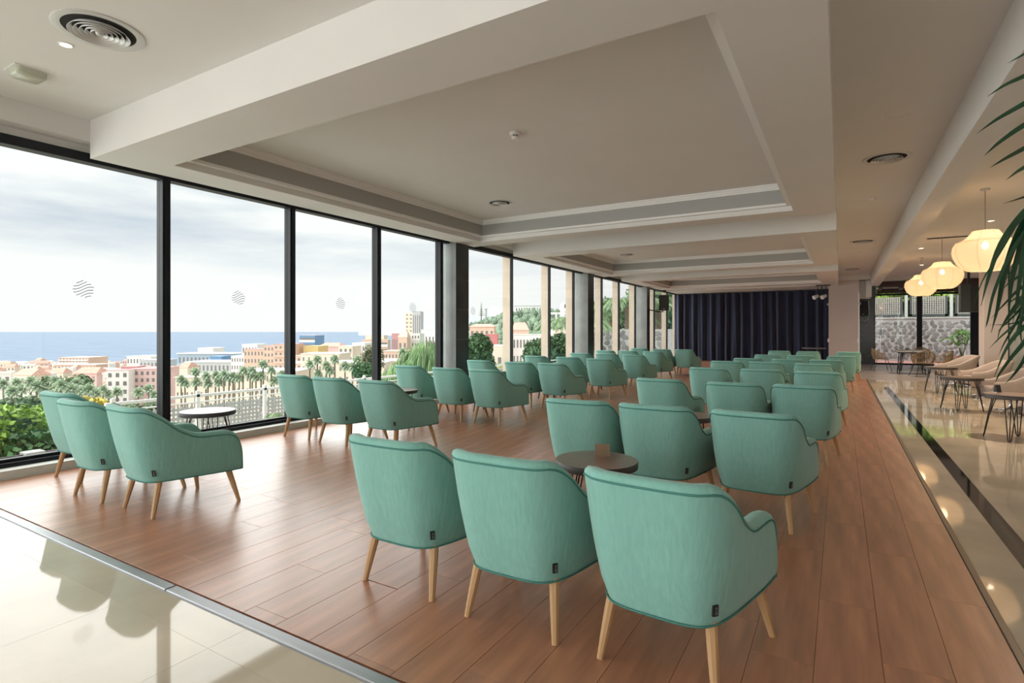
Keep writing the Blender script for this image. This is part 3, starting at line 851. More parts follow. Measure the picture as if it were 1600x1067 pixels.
sm = tag(empty('smoke_detector', (-3.12, 5.30, ZC)), 'white smoke detector on the first sunken ceiling panel', 'smoke detector')
MB().lathe([(.062, 0), (.062, -.018), (.045, -.028), (.0, -.028)], 24).build('base', M_plastic, sm, autos=30)
MB().lathe([(.040, -.046), (.044, -.060), (.036, -.072), (0, -.074)], 24).build('cap', M_plastic, sm, autos=30)
for k in range(6):
    a = PI / 3 * k
    MB().cbox((.036 * math.cos(a), .036 * math.sin(a), -.037), (.008, .008, .024)).build('post', M_plastic, sm)
MB().lathe([(.022, -.028), (.022, -.046)], 12).build('chamber', M_black, sm)
o = tag(empty('ceiling_speaker', (0.51, 6.86, ZC)), 'flush round white ceiling speaker near the front of the marble strip', 'speaker')
MB().lathe([(.12, 0), (.12, -.004), (.11, -.006), (0, -.003)], 32).build('grille', M_white, o, autos=30)
MB().lathe([(.085, -.0065), (.078, -.0068)], 32).build('ring', M_vent, o)
for (x, y, lab) in ((.46, 11.0, 'tiny sensor on the ceiling strip between first and second vents'), (.47, 18.2, 'tiny sensor on the ceiling strip between second and third vents')):
    tag(MB().lathe([(.05, ZC), (.045, ZC - .02), (.02, ZC - .03), (0, ZC - .03)], 14, c=(x, y, 0)).build('ceiling_sensor', M_plastic, autos=30), lab, 'sensor')
tag(MB().lathe([(.055, ZS), (.05, ZS - .025), (.02, ZS - .035), (0, ZS - .035)], 14, c=(-1.55, 24.7 - .75, 0)).build('ceiling_sensor', M_plastic, autos=30), 'small sensor under the third dropped ceiling near the curtain', 'sensor')
def spot_fix(x, y, z, lab):
    o = tag(empty('ceiling_spot', (x, y, z)), lab, 'downlight')
    MB().box(-.06, -.06, -.006, .06, .06, 0).build('trim_plate', M_plastic, o)
    MB().lathe([(0, -.008), (.042, -.008), (.046, -.006)], 16).build('lens', M_lamp, o)
    light('spot light', 'SPOT', (x, y, z - .02), 300, (1.0, .80, .58), spot_size=math.radians(150), spot_blend=.8, shadow_soft_size=.05)
spot_fix(1.75, 17.2, ZL, 'square recessed spot beside the middle paper lantern canopy')
spot_fix(2.45, 13.6, ZL, 'square recessed spot between the nearest two paper lanterns')
spot_fix(2.45, 9.2, ZL, 'added square recessed spot nearest the viewpoint, out of view on the right')  # fill lamp added out of view to brighten the lounge
spot_fix(2.2, 21.5, ZL, 'added square recessed spot above the far dining tables')  # another added lamp, brightening the far end of the lounge
vr = tag(empty('slot_vent', (2.05, 15.45, ZL)), 'rectangular slot vent on the lounge ceiling above the middle lantern', 'air vent')
MB().box(-.40, -.10, -.012, .40, .10, 0).build('frame', M_vent, vr)
for k in range(5):
    MB().box(-.37, -.075 + .034 * k, -.016, .37, -.065 + .034 * k, -.010).build('slat', M_ventdark, vr)
# ---- fabric lantern pendants
def pendant(name):
    p = empty(name)
    R = 0.40
    prof = [(.012, .258), (.10, .258), (.158, .25), (.19, .205), (.235, .165), (.29, .135), (.352, .110), (.385, .06), (.395, -.005), (.378, -.08), (.335, -.155), (.27, -.215), (.215, -.245), (.20, -.25)]
    prof = [(r, z * 1.17) for r, z in prof]
    sc_ = lambda t: 1 - 0.018 * (0.5 + .5 * math.cos(8 * t)) 
    sh = MB().lathe(prof, 64, scale=sc_).build('fabric_shade', M_shade, p, smooth=True)
    for k in range(8):
        a = 2 * PI * (k + .5) / 8
        MB().tube([((r + .001) * .998 * math.cos(a), (r + .001) * .998 * math.sin(a), z) for r, z in prof], .0022, 4).build('rib', M_cork, sh)
    MB().tube([(.353 * math.cos(2 * PI * k / 32), .353 * math.sin(2 * PI * k / 32), .129) for k in range(32)], .002, 4, closed=True).build('hoop', M_cork, sh)
    MB().lathe([(0, .02), (.03, .04), (.045, .075), (.03, .11), (.018, .13)], 16).build('bulb', M_bulb, p, smooth=True)
    MB().lathe([(.0, .19), (.022, .19), (.022, .13), (0, .13)], 12).build('lamp_holder', M_plastic, p)
    return p
PEND = [((1.83, 10.52), 2.587, 'nearest and largest-looking cream fabric lantern pendant, glowing behind the palm'),
        ((1.96, 15.55), 2.66, 'middle cream fabric lantern pendant hanging over the lounge'),
        ((1.97, 19.38), 2.71, 'farthest cream fabric lantern pendant before the patio window')]
pp0 = None
for (x, y), z, lab in PEND:
    o = pendant('pendant_lamp') if pp0 is None else copy_tree(pp0)
    pp0 = pp0 or o
    o.location = (x, y, z); tag(o, lab, 'pendant lamp', 'cream fabric lantern pendants')
    MB().tube([(0, 0, .19), (0, 0, ZL - z - .02)], .005, 6).build('rod', M_cork, o)
    MB().lathe([(0, ZL - z - .028), (.055, ZL - z - .028), (.06, ZL - z - .02), (.06, ZL - z)], 20).build('canopy', M_vent, o, autos=30)
    light('pendant light', 'POINT', (x, y, z + .03), 26, (1.0, .66, .38), shadow_soft_size=.10)

# ---- wall speakers, projector on the column
def box_speaker(name, loc, rz, rx, lab, s=1.0):
    o = tag(empty(name, loc, rz), lab, 'speaker')
    o.rotation_euler = (rx, 0, rz)
    MB().quadbox([(-.14 * s, -.12 * s, -.3 * s), (.14 * s, -.12 * s, -.3 * s), (.19 * s, .14 * s, -.3 * s), (-.19 * s, .14 * s, -.3 * s), (-.14 * s, -.12 * s, .3 * s), (.14 * s, -.12 * s, .3 * s), (.19 * s, .14 * s, .3 * s), (-.19 * s, .14 * s, .3 * s)]).build('cabinet', M_black, o)
    MB().bevbox(-.175 * s, -.28 * s, 0, .175 * s, .28 * s, .012, .006).build('grille', M_speaker, o).matrix_local = Matrix.Translation((0, .14 * s, 0)) @ Matrix.Rotation(-PI / 2, 4, 'X')
    MB().box(-.03, .153 * s, -.24 * s, .03, .156 * s, -.225 * s).build('badge', M_plastic, o)
    return o
sp = box_speaker('wall_speaker', (-6.30, 22.85, 2.60), math.radians(200), math.radians(-8), 'black box loudspeaker on a bracket by the third window column', 1.05)
br = MB().tube([(-6.75, 22.25, 2.30), (-6.45, 22.5, 2.22), (-6.32, 22.8, 2.22), (-6.32, 22.85, 2.32)], .022, 8).build('bracket', M_black)
br.parent = sp; br.matrix_parent_inverse = Matrix.LocRotScale(sp.location, sp.rotation_euler, None).inverted()
sp2 = box_speaker('wall_speaker', (0.84, 26.6, 2.35), math.radians(160), math.radians(-6), 'black loudspeaker hanging between the column and the black panel', 1.0)
MB().tube([(-.1, -.1, -.30), (-.12, -.05, -.45), (.02, 0, -.55), (.12, .05, -.42), (.14, .0, -.2)], .009, 6).build('cable', M_plastic, sp2)
sp3 = tag(empty('hanging_speaker', (3.17, 20.3, 2.36)), 'tall dark grey loudspeaker hanging by the taupe pillar', 'speaker')
rws = []
for z in (-.40, .40):
    rws.append([(-.20 + .02 * math.cos(a), -.16 - .0 * a + .06 * math.sin(a) - .0, z) for a in (PI, PI * 1.25, PI * 1.5)] + [(0, -.25, z)] + [(.20, -.22, z), (.22, .12, z), (-.22, .12, z)])
sb = MB().grid(rws, close=True); k = len(sb.v); nq = len(rws[0])
sb.f.append(tuple(range(nq))[::-1]); sb.f.append(tuple(range(nq, 2 * nq)))
sb.build('cabinet', M_speaker, sp3)
MB().box(-.03, .0, .40, .03, .06, ZL - 2.36).build('mount', M_black, sp3)
pj = tag(empty('stage_spotlight', (-0.62, 24.6, 2.78)), 'pair of small white stage spotlights under the ceiling beside the column', 'spotlight')
MB().tube([(0, 0, .02), (0, 0, .44)], .02, 8).build('drop_rod', M_black, pj)
MB().box(-.2, -.04, .40, .3, .04, .44).build('mount_bar', M_black, pj)
for (dx, an) in ((-.13, 205), (.14, 215)):
    a = math.radians(an)
    MB().tube([(dx - .0, .0, .02), (dx - .14, -.12, -.06)], [.055, .085], 14).build('lamp_head', M_plastic, pj, autos=40)
    MB().tube([(dx, 0, .42), (dx - .02, -.03, .05)], .012, 6).build('yoke', M_black, pj)
tag(MB().tube([(-.55, 24.65, 2.72), (-.50, 24.9, 2.3), (-.44, 25.2, 1.7), (-.42, 25.25, 1.1)], .008, 6).build('cable', M_black), 'thin black cable hanging from the stage spotlights beside the column', 'cable')

# ================================================================== FOREGROUND PALM (right edge)
def foreground_palm():
    rnd = random.Random(5)
    base = Vector((1.55, 3.90, 0))
    r = tag(empty('parlour_palm', base), 'tall indoor palm whose dark fronds reach in from the right edge', 'plant')
    MB().lathe([(.20, 0), (.26, .42), (.28, .42), (.28, .46), (.24, .46), (.23, .40), (0, .40)], 28).build('pot', M_greyedge, r, autos=30)
    def W(*pts): return [tuple(Vector(p) - base) for p in pts]
    return r, W, rnd
fp, W_, frnd = foreground_palm()
PALM_RACHIS = [
     [(1.524, 3.937, 1.031), (1.161, 3.72, 1.545), (0.927, 3.58, 2.059), (0.849, 3.534, 2.513), (0.828, 3.522, 2.845)] ,
     [(1.465, 3.785, 1.045), (1.191, 3.621, 1.656), (0.966, 3.487, 1.947), (0.816, 3.398, 2.034), (0.729, 3.346, 1.981)] ,
     [(1.583, 4.088, 0.986), (1.259, 3.895, 1.394), (1.043, 3.766, 1.613), (0.882, 3.67, 1.676), (0.79, 3.615, 1.645)] ,
     [(1.524, 3.937, 0.971), (1.238, 3.766, 1.243), (1.031, 3.642, 1.454), (0.875, 3.549, 1.521), (0.776, 3.491, 1.485)] ,
]
PALM_LEAVES = [
    (0, [(0.854, 3.537, 2.785), (0.769, 3.531, 2.738), (0.698, 3.534, 2.704)], 0.016),
    (0, [(0.849, 3.534, 2.664), (0.746, 3.476, 2.608), (0.669, 3.434, 2.567), (0.599, 3.396, 2.514)], 0.022),
    (0, [(0.854, 3.537, 2.549), (0.756, 3.521, 2.491), (0.659, 3.506, 2.435), (0.576, 3.499, 2.374)], 0.026),
    (0, [(0.862, 3.542, 2.446), (0.741, 3.451, 2.368), (0.639, 3.372, 2.284), (0.574, 3.314, 2.216)], 0.026),
    (0, [(0.87, 3.546, 2.346), (0.736, 3.43, 2.254), (0.651, 3.342, 2.196), (0.585, 3.266, 2.146)], 0.022),
    (0, [(0.88, 3.552, 2.24), (0.73, 3.399, 2.158), (0.644, 3.285, 2.086)], 0.022),
    (0, [(0.888, 3.557, 2.089), (0.791, 3.478, 2.054), (0.734, 3.422, 2.026), (0.648, 3.348, 1.992)], 0.016),
    (1, [(0.816, 3.398, 2.028), (0.709, 3.302, 1.929), (0.615, 3.214, 1.787), (0.56, 3.149, 1.633), (0.525, 3.096, 1.511)], 0.034),
    (1, [(0.791, 3.383, 2.022), (0.715, 3.371, 1.865), (0.664, 3.374, 1.691), (0.638, 3.393, 1.514), (0.616, 3.413, 1.394)], 0.040),
    (1, [(0.779, 3.376, 2.01), (0.72, 3.355, 1.827), (0.683, 3.348, 1.658), (0.672, 3.356, 1.542), (0.672, 3.371, 1.459)], 0.030),
    (1, [(0.761, 3.365, 1.999), (0.713, 3.304, 1.768), (0.686, 3.255, 1.622), (0.664, 3.209, 1.507), (0.642, 3.163, 1.436)], 0.026),
    (1, [(0.841, 3.413, 2.028), (0.687, 3.302, 1.799), (0.599, 3.23, 1.595), (0.565, 3.191, 1.451), (0.552, 3.163, 1.417)], 0.020),
    (1, [(0.746, 3.356, 1.999), (0.618, 3.288, 1.744), (0.557, 3.26, 1.628), (0.516, 3.244, 1.485)], 0.010),
    (1, [(0.741, 3.353, 1.987), (0.721, 3.3, 1.738), (0.696, 3.244, 1.536), (0.667, 3.185, 1.422)], 0.030),
    (2, [(0.882, 3.67, 1.67), (0.771, 3.593, 1.622), (0.701, 3.54, 1.55), (0.627, 3.484, 1.462)], 0.018),
    (2, [(0.855, 3.654, 1.664), (0.767, 3.572, 1.574), (0.701, 3.503, 1.486), (0.652, 3.444, 1.409)], 0.022),
    (2, [(0.828, 3.638, 1.657), (0.773, 3.624, 1.526), (0.723, 3.614, 1.457), (0.673, 3.603, 1.4)], 0.016),
    (2, [(0.814, 3.63, 1.651), (0.754, 3.622, 1.457), (0.706, 3.622, 1.346), (0.684, 3.638, 1.274)], 0.014),
    (2, [(0.841, 3.646, 1.657), (0.775, 3.611, 1.677), (0.722, 3.585, 1.646), (0.688, 3.57, 1.608)], 0.018),
    (2, [(0.909, 3.686, 1.67), (0.809, 3.661, 1.759), (0.757, 3.663, 1.73), (0.715, 3.672, 1.653)], 0.020),
    (2, [(0.801, 3.622, 1.645), (0.777, 3.618, 1.52), (0.766, 3.623, 1.409), (0.777, 3.64, 1.314)], 0.020),
    (2, [(0.895, 3.678, 1.67), (0.777, 3.564, 1.487), (0.713, 3.483, 1.44), (0.6, 3.373, 1.43)], 0.010),
    (3, [(0.875, 3.549, 1.515), (0.749, 3.49, 1.418), (0.682, 3.466, 1.318), (0.633, 3.452, 1.179)], 0.026),
    (3, [(0.849, 3.534, 1.509), (0.754, 3.511, 1.345), (0.709, 3.519, 1.27), (0.668, 3.529, 1.191), (0.657, 3.556, 1.147)], 0.024),
    (3, [(0.823, 3.518, 1.497), (0.766, 3.527, 1.284), (0.726, 3.545, 1.192), (0.695, 3.569, 1.142)], 0.022),
    (3, [(0.797, 3.503, 1.491), (0.727, 3.492, 1.44), (0.668, 3.487, 1.378), (0.621, 3.49, 1.316)], 0.014),
    (3, [(0.901, 3.565, 1.521), (0.766, 3.465, 1.559), (0.71, 3.411, 1.513), (0.641, 3.351, 1.418), (0.619, 3.318, 1.35)], 0.016),
    (3, [(0.784, 3.495, 1.485), (0.743, 3.483, 1.455), (0.725, 3.486, 1.394), (0.715, 3.492, 1.348)], 0.020),
    (3, [(0.81, 3.511, 1.491), (0.763, 3.502, 1.546), (0.728, 3.501, 1.562), (0.685, 3.495, 1.523)], 0.018),
    (0, [(1.126, 3.699, 1.622), (1.26, 3.836, 1.582), (1.361, 3.952, 1.479)], 0.026),
    (0, [(1.055, 3.657, 1.776), (1.154, 3.648, 1.722), (1.206, 3.612, 1.608)], 0.026),
    (0, [(0.985, 3.615, 1.931), (1.088, 3.687, 1.867), (1.158, 3.739, 1.715)], 0.026),
    (0, [(0.915, 3.573, 2.127), (1.095, 3.721, 2.041), (1.222, 3.838, 1.824)], 0.026),
    (0, [(0.892, 3.559, 2.263), (1.066, 3.725, 2.227), (1.194, 3.863, 2.117)], 0.026),
    (0, [(0.868, 3.546, 2.399), (1.024, 3.701, 2.362), (1.139, 3.831, 2.245)], 0.026),
    (0, [(0.846, 3.532, 2.562), (0.967, 3.651, 2.536), (1.055, 3.75, 2.447)], 0.026),
    (0, [(0.84, 3.528, 2.662), (0.942, 3.565, 2.549), (1.007, 3.578, 2.302)], 0.026),
    (0, [(0.833, 3.525, 2.762), (1.008, 3.677, 2.688), (1.132, 3.801, 2.48)], 0.026),
    (1, [(1.157, 3.601, 1.699), (1.336, 3.772, 1.657), (1.469, 3.915, 1.544)], 0.026),
    (1, [(1.09, 3.561, 1.787), (1.203, 3.63, 1.708), (1.279, 3.677, 1.525)], 0.026),
    (1, [(1.022, 3.521, 1.874), (1.181, 3.651, 1.784), (1.294, 3.753, 1.563)], 0.026),
    (1, [(0.944, 3.474, 1.96), (1.073, 3.482, 1.906), (1.146, 3.455, 1.803)], 0.026),
    (1, [(0.899, 3.447, 1.986), (1.053, 3.592, 1.913), (1.165, 3.711, 1.725)], 0.026),
    (1, [(0.854, 3.42, 2.012), (0.98, 3.492, 1.964), (1.064, 3.537, 1.853)], 0.026),
    (1, [(0.803, 3.39, 2.026), (0.916, 3.419, 1.977), (0.986, 3.422, 1.876)], 0.026),
    (1, [(0.777, 3.375, 2.01), (0.941, 3.485, 1.917), (1.053, 3.564, 1.695)], 0.026),
    (1, [(0.751, 3.359, 1.994), (0.861, 3.357, 1.926), (0.924, 3.326, 1.789)], 0.026),
    (2, [(1.227, 3.876, 1.427), (1.399, 3.981, 1.346), (1.514, 4.053, 1.157)], 0.026),
    (2, [(1.162, 3.837, 1.493), (1.346, 3.983, 1.391), (1.476, 4.096, 1.148)], 0.026),
    (2, [(1.097, 3.798, 1.559), (1.24, 3.896, 1.49), (1.338, 3.967, 1.328)], 0.026),
    (2, [(1.019, 3.752, 1.623), (1.189, 3.918, 1.556), (1.314, 4.057, 1.389)], 0.026),
    (2, [(0.971, 3.723, 1.642), (1.085, 3.802, 1.582), (1.162, 3.859, 1.44)], 0.026),
    (2, [(0.922, 3.694, 1.661), (1.097, 3.833, 1.622), (1.22, 3.942, 1.527)], 0.026),
    (2, [(0.868, 3.662, 1.672), (0.952, 3.657, 1.583), (1.0, 3.632, 1.389)], 0.026),
    (2, [(0.84, 3.645, 1.662), (0.946, 3.662, 1.581), (1.009, 3.653, 1.402)], 0.026),
    (2, [(0.813, 3.629, 1.653), (0.948, 3.71, 1.589), (1.038, 3.764, 1.441)], 0.026),
    (3, [(1.207, 3.748, 1.275), (1.408, 3.933, 1.22), (1.557, 4.087, 1.094)], 0.026),
    (3, [(1.145, 3.71, 1.338), (1.285, 3.828, 1.286), (1.385, 3.922, 1.163)], 0.026),
    (3, [(1.083, 3.673, 1.402), (1.24, 3.803, 1.345), (1.352, 3.906, 1.209)], 0.026),
    (3, [(1.007, 3.628, 1.464), (1.144, 3.751, 1.374), (1.242, 3.85, 1.156)], 0.026),
    (3, [(0.961, 3.6, 1.484), (1.092, 3.717, 1.408), (1.187, 3.81, 1.224)], 0.026),
    (3, [(0.914, 3.573, 1.504), (1.059, 3.608, 1.46), (1.147, 3.608, 1.36)], 0.026),
    (3, [(0.86, 3.541, 1.515), (0.974, 3.659, 1.464), (1.058, 3.759, 1.337)], 0.026),
    (3, [(0.831, 3.523, 1.505), (1.004, 3.689, 1.424), (1.131, 3.827, 1.228)], 0.026),
    (3, [(0.801, 3.505, 1.494), (0.895, 3.501, 1.433), (0.949, 3.474, 1.297)], 0.026),
]
def leaf_path(pts, wid):
    c = smooth_curve(pts, 4); m = len(c); mb = MB(); V_ = Vector((-SAi, CAi, 0))
    rows = []
    for i, p in enumerate(c):
        d = (c[min(i + 1, m - 1)] - c[max(i - 1, 0)]).normalized()
        side = d.cross(V_); side.normalize(); nr = side.cross(d)
        t = i / (m - 1); w2 = wid / 2 * max(.06, min(1, t * 5 + .3) * (1 - t ** 2.2))
        q = p - base_v
        rows.append([tuple(q - side * w2 + nr * w2 * .35), tuple(q), tuple(q + side * w2 + nr * w2 * .35)])
    return mb.grid(rows)
SAi, CAi = math.sin(YAW), math.cos(YAW)
base_v = fp.location.copy()
stems = []
for pts in PALM_RACHIS:
    q = [Vector(p) for p in pts]
    start = [Vector((base_v.x, base_v.y, .42)), Vector((base_v.x - .03, base_v.y - .02, .8))]
    c = smooth_curve([p - base_v for p in start + q[1:]], 6); m = len(c)
    stems.append(MB().tube(c, [lerp(.013, .0035, i / (m - 1)) for i in range(m)], 6).build('frond', M_stem, fp, smooth=True))
for f, pts, wd_ in PALM_LEAVES:
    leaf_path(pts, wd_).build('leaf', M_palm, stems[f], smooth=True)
#EXTERIOR
# ================================================================== OUTSIDE
CA, SA = math.cos(YAW), math.sin(YAW)
def bearing(b, d):
    """ground point at lateral tangent b and distance d along the view axis"""
    r = b * d
    return (r * CA - d * SA, r * SA + d * CA)
def B(px): return (px - 800) / 860
def zat(py, d): return EYE + (518 - py) / 860 * d
GZ = [(0, -1.0), (9, -1.0), (14, -4), (30, -9), (60, -12), (150, -21), (400, -38), (900, -57), (1060, -60.6)]
def ground(d): return interp(GZ, d)
M_sea = mat('sea blue', (0.145, 0.205, 0.29), 0.7, spec=0.10, noise=(0.004, 0.10, (1, 5, 1)))
M_land = mat('town ground', (0.36, 0.34, 0.27), 0.9, noise=(0.03, 0.3))
M_terr = mat('terrace paving', (0.50, 0.48, 0.42), 0.8, noise=(2, 0.08))
def sea():
    mb = MB(); rows = []
    for d in (700, 1500, 4000, 12000, 40000, 80000):
        rows.append([(*bearing(b, d), -60) for b in (-3, -1.5, -.8, -.4, 0, .4)])
    return mb.grid(rows).build('sea', M_sea)
struct(sea(), 'calm blue sea out to the horizon')
def land():
    rows = []
    for d in (12.5, 14, 20, 30, 45, 60, 100, 150, 250, 400, 650, 900, 1060):
        rows.append([(*bearing(b, d), ground(d) - (0.8 if d < 13 else 0)) for b in [-4 + .25 * k for k in range(21)]])
    return MB().grid(rows).build('land', M_land)
struct(land(), 'sloping ground under the seaside town')
struct(MB().box(-12.2, -10, -1.2, XG - 0.1, 60, -0.92).build('terrace', M_terr))

M_palepink = mat('pale pink render', (0.74, 0.52, 0.50), 0.85, noise=(.3, .05))  # render and roof colours from here are paled to carry the town haze
M_redpink = mat('dusty red render', (0.56, 0.29, 0.29), 0.85)
M_cream = mat('cream render', (0.80, 0.69, 0.57), 0.85, noise=(.2, .05))
M_chalk = mat('chalk white render', (0.84, 0.82, 0.79), 0.85)
M_peach = mat('peach render', (0.70, 0.50, 0.40), 0.85)
M_orange = mat('terracotta roof tile', (0.64, 0.38, 0.30), 0.85, noise=(1, .12))
M_yellow = mat('yellow render', (0.70, 0.52, 0.24), 0.85)
M_bluegrey = mat('blue grey facade', (0.38, 0.47, 0.56), 0.7)
M_blue = mat('blue facade band', (0.14, 0.30, 0.52), 0.6)
M_greyb = mat('grey concrete facade', (0.52, 0.53, 0.54), 0.85)
M_win = mat('far window dark', (0.20, 0.19, 0.19), 0.4)
BUILT = []
def building(name, label, px0, px1, ptop, d, depth, wall, rows=0, cols=0, roof=None, balcony=None, turn=0, win=(.45, .5), cat='building', group=None, pitch=None, base=None):
    b0, b1 = B(px0), B(px1); bc_ = (b0 + b1) / 2
    x, y = bearing(bc_, d); W = (b1 - b0) * d; zt = zat(ptop, d); zb = (ground(d) if base is None else base) - 1.0
    H = zt - zb
    r = empty(name, (x, y, zb), YAW + math.radians(turn))
    BUILT.append((x - SA * depth / 2, y + CA * depth / 2, W / 2 + 6 + depth * .3))
    tag(r, label, cat, group)
    MB().box(-W / 2, 0, 0, W / 2, depth, H).build('wall', wall, r)
    MB().box(-W / 2 - .02 * W, -.02 * W, H - .001, W / 2 + .02 * W, depth + .02 * W, H + .012 * W).build('parapet', roof or wall, r)
    if pitch:
        MB().quadbox([(-W * .54, -W * .04, H + .012 * W), (W * .54, -W * .04, H + .012 * W), (W * .54, depth, H + .012 * W), (-W * .54, depth, H + .012 * W),
                      (-W * .35, depth * .45, H + pitch), (W * .35, depth * .45, H + pitch), (W * .35, depth * .55, H + pitch), (-W * .35, depth * .55, H + pitch)]).build('roof', roof or M_orange, r)
    if rows:
        vis = H * 0.95; fh = min(vis / rows, H / rows)
        cw = W / cols
        me = MB().box(-cw * win[0] / 2, -.06, -fh * win[1] / 2, cw * win[0] / 2, .05, fh * win[1] / 2).mesh('window'); me.materials.append(M_win)
        for i in range(rows):
            for j in range(cols):
                o = link('window', me, r); o.location = (-W / 2 + cw * (j + .5), 0, H - fh * (i + .55))
        if balcony:
            for i in range(rows):
                MB().box(-W / 2, -W * .045, H - fh * (i + 1) , W / 2, 0.02, H - fh * (i + 1) + fh * .34).build('balcony', balcony, r)
    return r
# the pink hotel on the left
pk = building('apartment_building', 'pink apartment block with white gable behind the left window', 203, 250, 577, 165, 14, M_palepink, 6, 6, M_redpink, turn=12)
building('apartment_building', 'white gabled wing on the left of the pink apartment block', 168, 199, 579, 160, 6, M_chalk, 5, 3, M_redpink, turn=12)
building('stair_tower', 'dusty red stair tower between the wings of the pink block', 190, 213, 573, 172, 6, M_redpink, 6, 2, M_redpink, turn=12)
building('hotel', 'peach terraced hotel near the shore on the left', 92, 138, 559, 620, 30, M_peach, 6, 9, M_peach, M_chalk)
building('hotel', 'low peach wing in front of the terraced hotel', 84, 150, 570, 600, 17, M_peach, 2, 12, M_chalk, M_chalk)
building('apartment_building', 'white building with rooftop boxes left of the first mullion', 198, 236, 557, 640, 30, M_chalk, 2, 8)
building('apartment_building', 'grey-green low building left of the first mullion', 218, 252, 563, 560, 26, M_greyb, 2, 6)
# harbour front seen in the second window
building('shopping_centre', 'long pale-roofed blue-grey building on the seafront', 278, 364, 553, 560, 30, M_bluegrey, 2, 14, M_chalk)
building('shopping_centre', 'white upper storey on the long seafront building', 309, 333, 544, 600, 24, M_chalk, 2, 6, M_chalk)
building('shopping_centre', 'bright blue glazed block amid the seafront building', 328, 346, 557, 540, 17, M_blue, 2, 4, M_blue)
building('apartment_building', 'pale grey low block behind palm crowns in the second window', 290, 365, 566, 430, 30, M_greyb, 2, 12, M_chalk)
building('apartment_building', 'white terraced house left of the brick red block', 361, 381, 556, 400, 16, M_chalk, 4, 5, M_bluegrey)
building('apartment_building', 'white flat-topped block above the brick red block', 378, 402, 538, 560, 24, M_chalk, 3, 5)
building('apartment_building', 'brick red block with dark roofline in the second window', 381, 412, 546, 380, 20, M_peach, 5, 6, M_redpink)
building('apartment_building', 'salmon apartment block with brown roof in the second window', 412, 428, 540, 345, 18, M_peach, 7, 3, M_redpink)
building('apartment_building', 'tall salmon apartment block right of the second window', 428, 456, 538, 320, 20, M_peach, 7, 4, M_redpink, M_peach)
building('house', 'small red roofed house by the second mullion', 276, 293, 575, 260, 10, M_cream, 1, 3, M_orange, pitch=2.5)
building('apartment_building', 'long cream facade behind the palm row, left half', 274, 363, 590, 125, 12, M_cream, 4, 12, M_cream, win=(.28, .42))
building('apartment_building', 'long cream facade behind the palm row, right half', 368, 460, 581, 125, 12, M_cream, 4, 12, M_chalk, win=(.28, .42))
# third window
building('office_building', 'round-ended blue banded building on the shore', 468, 492, 524, 520, 26, M_blue, 6, 1, M_peach, M_chalk, win=(.96, .5))
building('house', 'yellow house right of the blue banded building', 474, 497, 541, 330, 18, M_yellow, 2, 4, M_yellow)
building('apartment_building', 'pink roofed low houses in the third window', 497, 530, 542, 420, 20, M_palepink, 2, 6, M_orange, pitch=3)
building('apartment_building', 'cream block with six dark windows in the third window', 529, 551, 541, 240, 14, M_cream, 6, 3, M_cream)
building('apartment_building', 'white stepped block beside the cream block', 550, 570, 536, 300, 18, M_chalk, 5, 4)
building('apartment_building', 'orange and cream stepped block, lower tiers', 566, 606, 531, 330, 7, M_peach, 7, 1, M_peach, M_chalk, win=(.95, .4))
building('apartment_building', 'orange and cream stepped block, top tier', 571, 600, 524, 338, 10, M_cream, 2, 1, M_peach)
building('apartment_building', 'pale facade behind the palms in the third window', 470, 530, 553, 170, 12, M_cream, 6, 7, M_chalk, win=(.25, .4))
building('apartment_building', 'long pale peach wall low behind the palms in the third window', 516, 600, 567, 150, 12, M_cream, 5, 8, M_chalk, win=(.25, .4))
building('apartment_building', 'salmon low block at the left of the third window', 456, 478, 556, 210, 14, M_peach, 6, 3, M_peach, M_chalk)
# fourth window
tw = building('tower_block', 'tall grey and beige tower block on the skyline', 633, 645, 489, 720, 22, M_cream, 14, 2, M_cream, M_cream)
building('tower_block', 'grey striped half of the skyline tower block', 644.5, 657, 486.5, 716, 24, M_greyb, 1, 4, M_greyb, win=(.4, .97))
building('apartment_building', 'red brown row of houses at the foot of the tower', 612, 634, 521, 640, 20, M_redpink, 2, 8, M_redpink)
building('apartment_building', 'salmon gabled house in the fourth window', 622, 636, 527, 260, 9, M_peach, 3, 2, M_peach, pitch=3)
building('apartment_building', 'white balconied block in the fourth window', 638, 656, 521, 270, 14, M_chalk, 8, 4, M_chalk, M_chalk)
building('apartment_building', 'low white houses right of the skyline tower', 658, 690, 515, 520, 20, M_chalk, 2, 6, M_chalk)
building('apartment_building', 'peach low block with a long balcony in the fourth window', 596, 632, 549, 200, 14, M_peach, 5, 7, M_peach, M_chalk)
# behind the first stone column
building('house', 'peach house with balcony seen past the first stone column', 734, 772, 511, 130, 14, M_peach, 3, 5, M_orange, pitch=.8, base=-6)
building('house', 'small red house seen past the first stone column', 760, 777, 522, 100, 8, mat('bright red render', (.60, .20, .20), .85), 1, 2, M_orange, base=-6)
building('house', 'cream house wall below the peach house', 764, 786, 541, 62, 8, M_cream, 2, 2, M_cream, base=-8)
building('house', 'white row house under the big orange roof', 801, 852, 523, 105, 10, M_chalk, 3, 10, M_chalk, base=-8)
building('house', 'orange roofed house above the white row', 800, 826, 516, 120, 12, M_peach, 1, 3, M_orange, pitch=1.8, base=-5)
building('villa', 'cream villa with many windows beside the third stone column', 866, 899, 515, 100, 10, M_cream, 2, 7, M_cream, base=-6)
building('hotel', 'long pale hotel on the wooded hilltop', 805, 850, 478, 430, 24, M_chalk, 3, 11, M_greyb, base=6)
building('hotel', 'white hotel on the hill right of the viaduct', 880, 905, 472, 330, 20, M_chalk, 3, 4, M_chalk, base=6)
